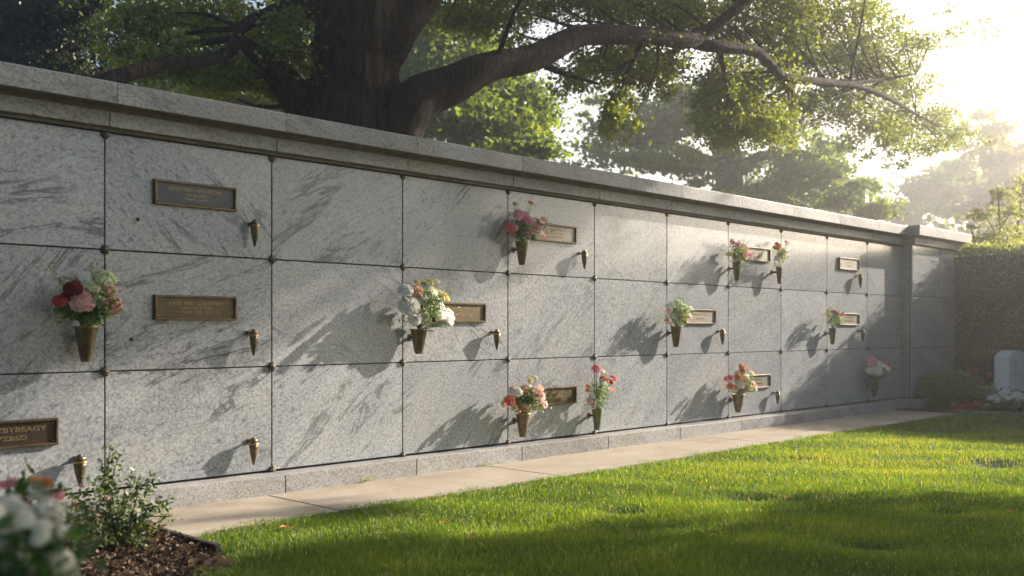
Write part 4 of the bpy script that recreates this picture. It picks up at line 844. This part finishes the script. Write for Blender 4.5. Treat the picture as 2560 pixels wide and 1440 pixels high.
# bright green tree behind the oak
b_ = [B([(1240, 900, 21, .3), (1230, 500, 21, .26), (1210, 300, 21, .2), (1180, 100, 21, .12), (1160, -50, 21, .06)]), B([(1225, 420, 21, .14), (1300, 320, 21, .09), (1350, 250, 21, .04)]), B([(1220, 350, 21, .12), (1120, 250, 21, .08), (1060, 150, 21, .04)])]
c_ = [CL(1150, 290, 110, 70, 20, 7000), CL(1270, 330, 90, 60, 20.5, 6000), CL(1310, 260, 70, 60, 21, 4000), CL(1080, 170, 80, 80, 20.5, 6000), CL(1180, 180, 90, 70, 21, 6000), CL(1330, 375, 60, 35, 19.5, 2600), CL(1060, 70, 70, 70, 21, 4200), CL(1170, 80, 80, 60, 21.5, 4000), CL(1230, 390, 90, 30, 19.5, 3000), CL(1270, 180, 50, 50, 21.5, 1200)]
tree('green_tree', 'bright green leafy tree seen between the oak trunk and its long limb', 'background trees behind the wall', b_, c_, 0.13, M_GREENLEAF, M_BARK2, 7, seed=5)
b_ = [B([(560, 900, 19, .3), (560, 400, 19, .24), (570, 200, 19, .16), (600, 0, 19, .08)])]
c_ = [CL(380, 190, 110, 60, 18.5, 4200), CL(520, 230, 110, 50, 18.5, 4500), CL(660, 250, 90, 40, 18.5, 3400), CL(700, 150, 80, 70, 19, 3600), CL(600, 120, 80, 60, 19, 2600), CL(450, 90, 90, 60, 19.5, 1800), CL(720, 60, 50, 70, 19.5, 1500)]
c_ = [(c, rad, int(n * .6)) for c, rad, n in c_]
tree('olive_green_tree', 'olive green tree filling the gap left of the oak trunk', 'background trees behind the wall', b_, c_, 0.11, M_GREENLEAF, M_BARK2, 7, seed=6)
# hazy mid-distance tree
ZM = 30
b_ = [B([(1815, 1000, ZM, .55), (1818, 600, ZM, .42), (1820, 450, ZM, .40), (1812, 360, ZM, .42), (1800, 280, ZM, .3), (1790, 180, ZM, .2)]),
      B([(1830, 450, ZM, .2), (1870, 405, ZM, .16), (1930, 385, ZM, .13), (2010, 390, ZM, .1), (2060, 430, ZM, .06), (2075, 500, ZM, .03)]),
      B([(1800, 430, ZM, .18), (1730, 380, ZM, .12), (1640, 360, ZM, .08), (1540, 360, ZM, .04)]), B([(1805, 350, ZM, .16), (1700, 290, ZM, .1), (1600, 260, ZM, .05)])]
c_ = [CL(1560, 330, 110, 55, ZM, 5000), CL(1680, 300, 90, 60, ZM, 5000), CL(1600, 400, 130, 30, ZM - 1, 4000), CL(1750, 260, 90, 50, ZM, 4000), CL(1720, 420, 70, 40, ZM - 1, 3000), CL(1500, 270, 50, 40, ZM, 1000), CL(1850, 440, 50, 60, ZM, 900), CL(1930, 300, 80, 50, ZM, 2500),
      CL(1960, 420, 90, 60, ZM, 3600), CL(2050, 450, 90, 60, ZM - 1, 4200), CL(2130, 500, 80, 45, ZM - 1, 3200), CL(1930, 490, 100, 30, ZM - 1, 3000), CL(2080, 380, 70, 50, ZM, 2000), CL(1790, 500, 80, 30, ZM - 1, 1800), CL(2180, 540, 60, 20, ZM - 1, 1000)]
c_ = [(c, rad, int(n * .48)) for c, rad, n in c_]
tree('hazy_spreading_tree', 'hazy spreading tree in the middle distance, its trunk rising behind the coping', 'background trees behind the wall', b_, c_, 0.18, M_MIDLEAF, M_BARK2, 7, seed=8)
# far trees dissolving in the haze
for i, (x, ytop, w, Z, n, m, lb_) in enumerate(((2080, 330, 170, 58, 5200, M_MIDLEAF, 'far grey tree nearly lost in the haze behind the hazy spreading tree'), (2290, 400, 170, 62, 6000, M_MIDLEAF, 'broad dark far tree in the haze above the end of the wall'), (2480, 300, 150, 52, 6500, M_GOLDLEAF, 'tall golden tree in the haze at the right edge below the bright sky'), (2620, 230, 150, 46, 6000, M_GOLDLEAF, 'golden tree cut by the right edge of the photograph'), (2450, 430, 140, 66, 5000, M_MIDLEAF, 'low dark tree in the haze behind the hedge sapling'), (1900, 360, 120, 66, 3000, M_MIDLEAF, 'faint far tree left of the grey one'), (2700, 330, 160, 60, 4000, M_MIDLEAF, 'far tree beyond the right edge'))):
    if lb_ == 'far tree beyond the right edge': continue
    gz = P(x, 0, Z); hz = (HY - ytop) / F * Z + CAMZ
    b_ = [[(gz[0], gz[1], 0, .5), (gz[0], gz[1], hz * .35, .4), (gz[0] + .5, gz[1], hz * .75, .2)], [(gz[0], gz[1], hz * .3, .25), (gz[0] + w / F * Z * .5, gz[1] + .4, hz * .55, .1)], [(gz[0], gz[1], hz * .35, .22), (gz[0] - w / F * Z * .5, gz[1] - .4, hz * .6, .1)]]
    c_ = []
    g = np.random.default_rng(40 + i)
    for k in range(9):
        a = g.uniform(-1, 1); t = g.uniform(0.15, 0.95); ww = w * math.sqrt(max(0.1, 1 - (t - .35) ** 2 * 1.6))
        c_.append(CL(x + a * ww * .7, HY - 60 - (HY - 60 - ytop) * t, w * .42, 52, Z + g.uniform(-3, 3), n // 6))
    tree('far_tree', lb_, 'far trees in the haze', b_, c_, 0.34, m, M_BARK2, 6, twigs=False, seed=20 + i)
# saplings over the hedge
for i, (x0, xt, yt, Z, n, lb_) in enumerate(((2500, 2495, 470, 18.0, 1500, 'thin yellow-leaved sapling behind the hedge'), (2535, 2560, 440, 18.6, 1300, 'taller leafy sapling behind the hedge, at the right edge'), (2440, 2425, 560, 17.8, 420, 'small sprig of a sapling just over the wall end'))):
    b_ = [B([(x0, 900, Z, .03), (x0 + 2, 650, Z, .022), (xt, yt, Z, .008)]), B([(x0, 600, Z, .012), (x0 - 45, 530, Z, .008), (x0 - 70, 520, Z, .004)]), B([(x0, 570, Z, .012), (x0 + 35, 520, Z, .006)])]
    c_ = [CL(xt - 8, yt + 20, 22, 22, Z, n // 8), CL(x0 - 55, 535, 24, 18, Z, n // 8), CL(x0 + 25, 530, 30, 30, Z, n // 5), CL(x0 + 10, 590, 50, 28, Z, n // 3), CL(x0 - 35, 600, 36, 20, Z, n // 6), CL(x0 + 30, 480, 22, 22, Z, n // 10)]
    if i == 2: c_ = [CL(xt, yt + 6, 18, 12, Z, 90), CL(x0 + 12, 590, 22, 14, Z, 160), CL(x0 - 18, 600, 16, 9, Z, 80)]; b_ = b_[:1]
    tree('hedge_sapling', lb_, 'saplings growing behind the hedge', b_, c_, 0.065, M_SPRIG, M_BARK2, 6, twigs=(i < 2), seed=60 + i, sub=14)

# the lawn tree to the right of the view, between the sun and the wall: it throws the shade on lawn and wall
def SH(xg, yg, z): q = z / 1.47; return np.array((xg + 3.5 * q, yg - q, z))
b_ = [[(14.5, -4.2, 0, .5), (14.4, -4.1, 2, .4), (14.2, -3.8, 4.2, .36), (14.5, -3.2, 6.5, .24), (15, -2.6, 9, .1)], [(14.3, -3.9, 3.6, .2), (14.5, -1.8, 5.6, .14), (14.2, .5, 6.8, .09), (13.6, 2.4, 7.2, .04)], [(14.2, -3.9, 3.8, .2), (12.4, -3.4, 5.6, .12), (10.5, -2.6, 6.4, .05)], [(14.3, -3.8, 4, .16), (16.5, -4, 5.6, .1), (18.5, -4.5, 6.4, .05)]]
c_ = []
g = np.random.default_rng(77)
for xg, yg, z, r, n in ((4.6, 1.6, 5.2, 1.0, 1300), (3.6, .9, 5.6, 1.2, 1500), (5.2, .3, 5.4, 1.0, 1300), (2.6, 2.1, 6.2, .9, 1100), (1.6, 1.0, 6.2, 1.3, 1500), (4.9, -1.2, 5.6, 1.2, 1400), (2.6, -1.0, 6.6, 1.4, 1500), (5.6, 2.3, 5.0, .55, 450), (3.9, 2.5, 5.3, .6, 500), (.6, 2.6, 6.6, .9, 900), (0, -.6, 7.0, 1.4, 1500), (4.2, -3, 6, 1.3, 1300), (1.8, -3, 6.8, 1.4, 1300), (5.3, 1.7, 5.0, .8, 900), (4.3, 2.2, 5.1, .7, 700), (2.9, 3.5, 5.4, .45, 420), (2.2, 3.7, 5.6, .4, 350), (3.6, 3.1, 5.3, .4, 330), (1.6, 3.2, 5.8, .6, 500), (-1.3, 2.3, 6.8, .8, 900), (-.4, 2.5, 6.6, .6, 600), (-2.2, 2.2, 6.9, .8, 800)):
    c_.append((SH(xg, yg, z), (r, r, r * .62), n))
for xg, yg, z, r, n in ((-3.0, 7.2, 7.6, 1.1, 1500), (-1.6, 7.5, 7.4, .9, 1100), (-2.2, 6.6, 7.2, .8, 850), (-.6, 7.6, 7.2, .8, 900), (-.9, 6.9, 7.0, .55, 420), (.5, 7.6, 7.2, .7, 700), (.1, 7.05, 7.0, .4, 200), (1.3, 7.5, 7.1, .45, 260), (-4.2, 6.7, 7.4, 1.1, 1200), (-2.6, 6.0, 7.0, .45, 220), (1.9, 7.75, 7.2, .4, 200), (-1.2, 6.3, 6.9, .3, 80), (.2, 5.6, 6.6, .22, 40), (3.3, 4.9, 6.4, .3, 60), (-1.0, 7.2, 7.3, .8, 500), (-2.0, 7.0, 7.5, .9, 600), (-3.4, 6.6, 7.6, 1.0, 700), (-.2, 7.3, 7.3, .45, 220), (-1.6, 6.6, 7.1, .5, 260), (.9, 7.75, 7.4, .5, 220), (-4.6, 6.2, 7.6, .9, 500)):
    c_.append((SH(xg, yg, z), (r * 1.25, r, r * .5), int(n * 2.6)))
tree('shade_tree', 'tree on the lawn right of the view that shades the near grass', None, b_, c_, 0.14, M_OAK, M_BARK, 8, seed=9, sub=40, spread=.3)
# unseen tree added behind the viewer to block sky light, mirrored in the stone
g = np.random.default_rng(78)
b_ = [[(1.5, -9.5, 0, .5), (1.6, -9.4, 3, .4), (1.4, -9.2, 6, .3), (1.5, -9, 9, .12)], [(1.6, -9.4, 3.4, .2), (4, -8.5, 6, .08)], [(1.5, -9.3, 4, .2), (-1.5, -8.5, 6.4, .08)]]
c_ = [((g.uniform(-11, 6), g.uniform(-13, -5.5), g.uniform(2.4, 12)), (2.1, 2.1, 1.3), 1300) for k in range(50)]
c_ += [((g.uniform(-13, -3.2), g.uniform(-7, 1.5), g.uniform(5.5, 12.5)), (2.0, 2.0, 1.1), 1200) for k in range(46)]
b_ += [[(1.5, -9.3, 4.2, .22), (-2, -6.5, 6.4, .15), (-6, -2.5, 8, .08)], [(1.5, -9.2, 4.6, .2), (-4, -8.5, 7, .12), (-9, -6, 9, .06)]]
tree('sky_blocker_tree', 'added unseen tree behind the viewer, blocking sky light from the wall', None, b_, c_, 0.17, M_OAK, M_BARK, 8, seed=10, sub=40, spread=.3)

# ------------------------------------------------------------------ haze
mb = MB(); mb.box((-59, -79, -1.1), (119, 99, 21))
hz = mb.build('haze', None) if False else None
me = bpy.data.meshes.new('haze'); hm = bpy.data.materials.new('haze'); hm.use_nodes = True; N = hm.node_tree.nodes; L = hm.node_tree.links; N.remove(N['Principled BSDF'])
pv = N.new('ShaderNodeVolumePrincipled'); pv.inputs['Density'].default_value = HAZE_DENSITY; pv.inputs['Color'].default_value = (0.96, 0.95, 0.93, 1); pv.inputs['Anisotropy'].default_value = 0.78
L.new(pv.outputs[0], N['Material Output'].inputs['Volume'])
x0, y0, z0, x1, y1, z1 = -59, -79, -1.1, 119, 99, 15.5
me.from_pydata([(x, y, z) for z in (z0, z1) for y in (y0, y1) for x in (x0, x1)], [], [(0, 2, 3, 1), (4, 5, 7, 6), (0, 1, 5, 4), (2, 6, 7, 3), (0, 4, 6, 2), (1, 3, 7, 5)]); me.materials.append(hm)
tag(link(bpy.data.objects.new('haze', me)), 'thin pale morning haze filling the air', 'haze', kind='stuff')
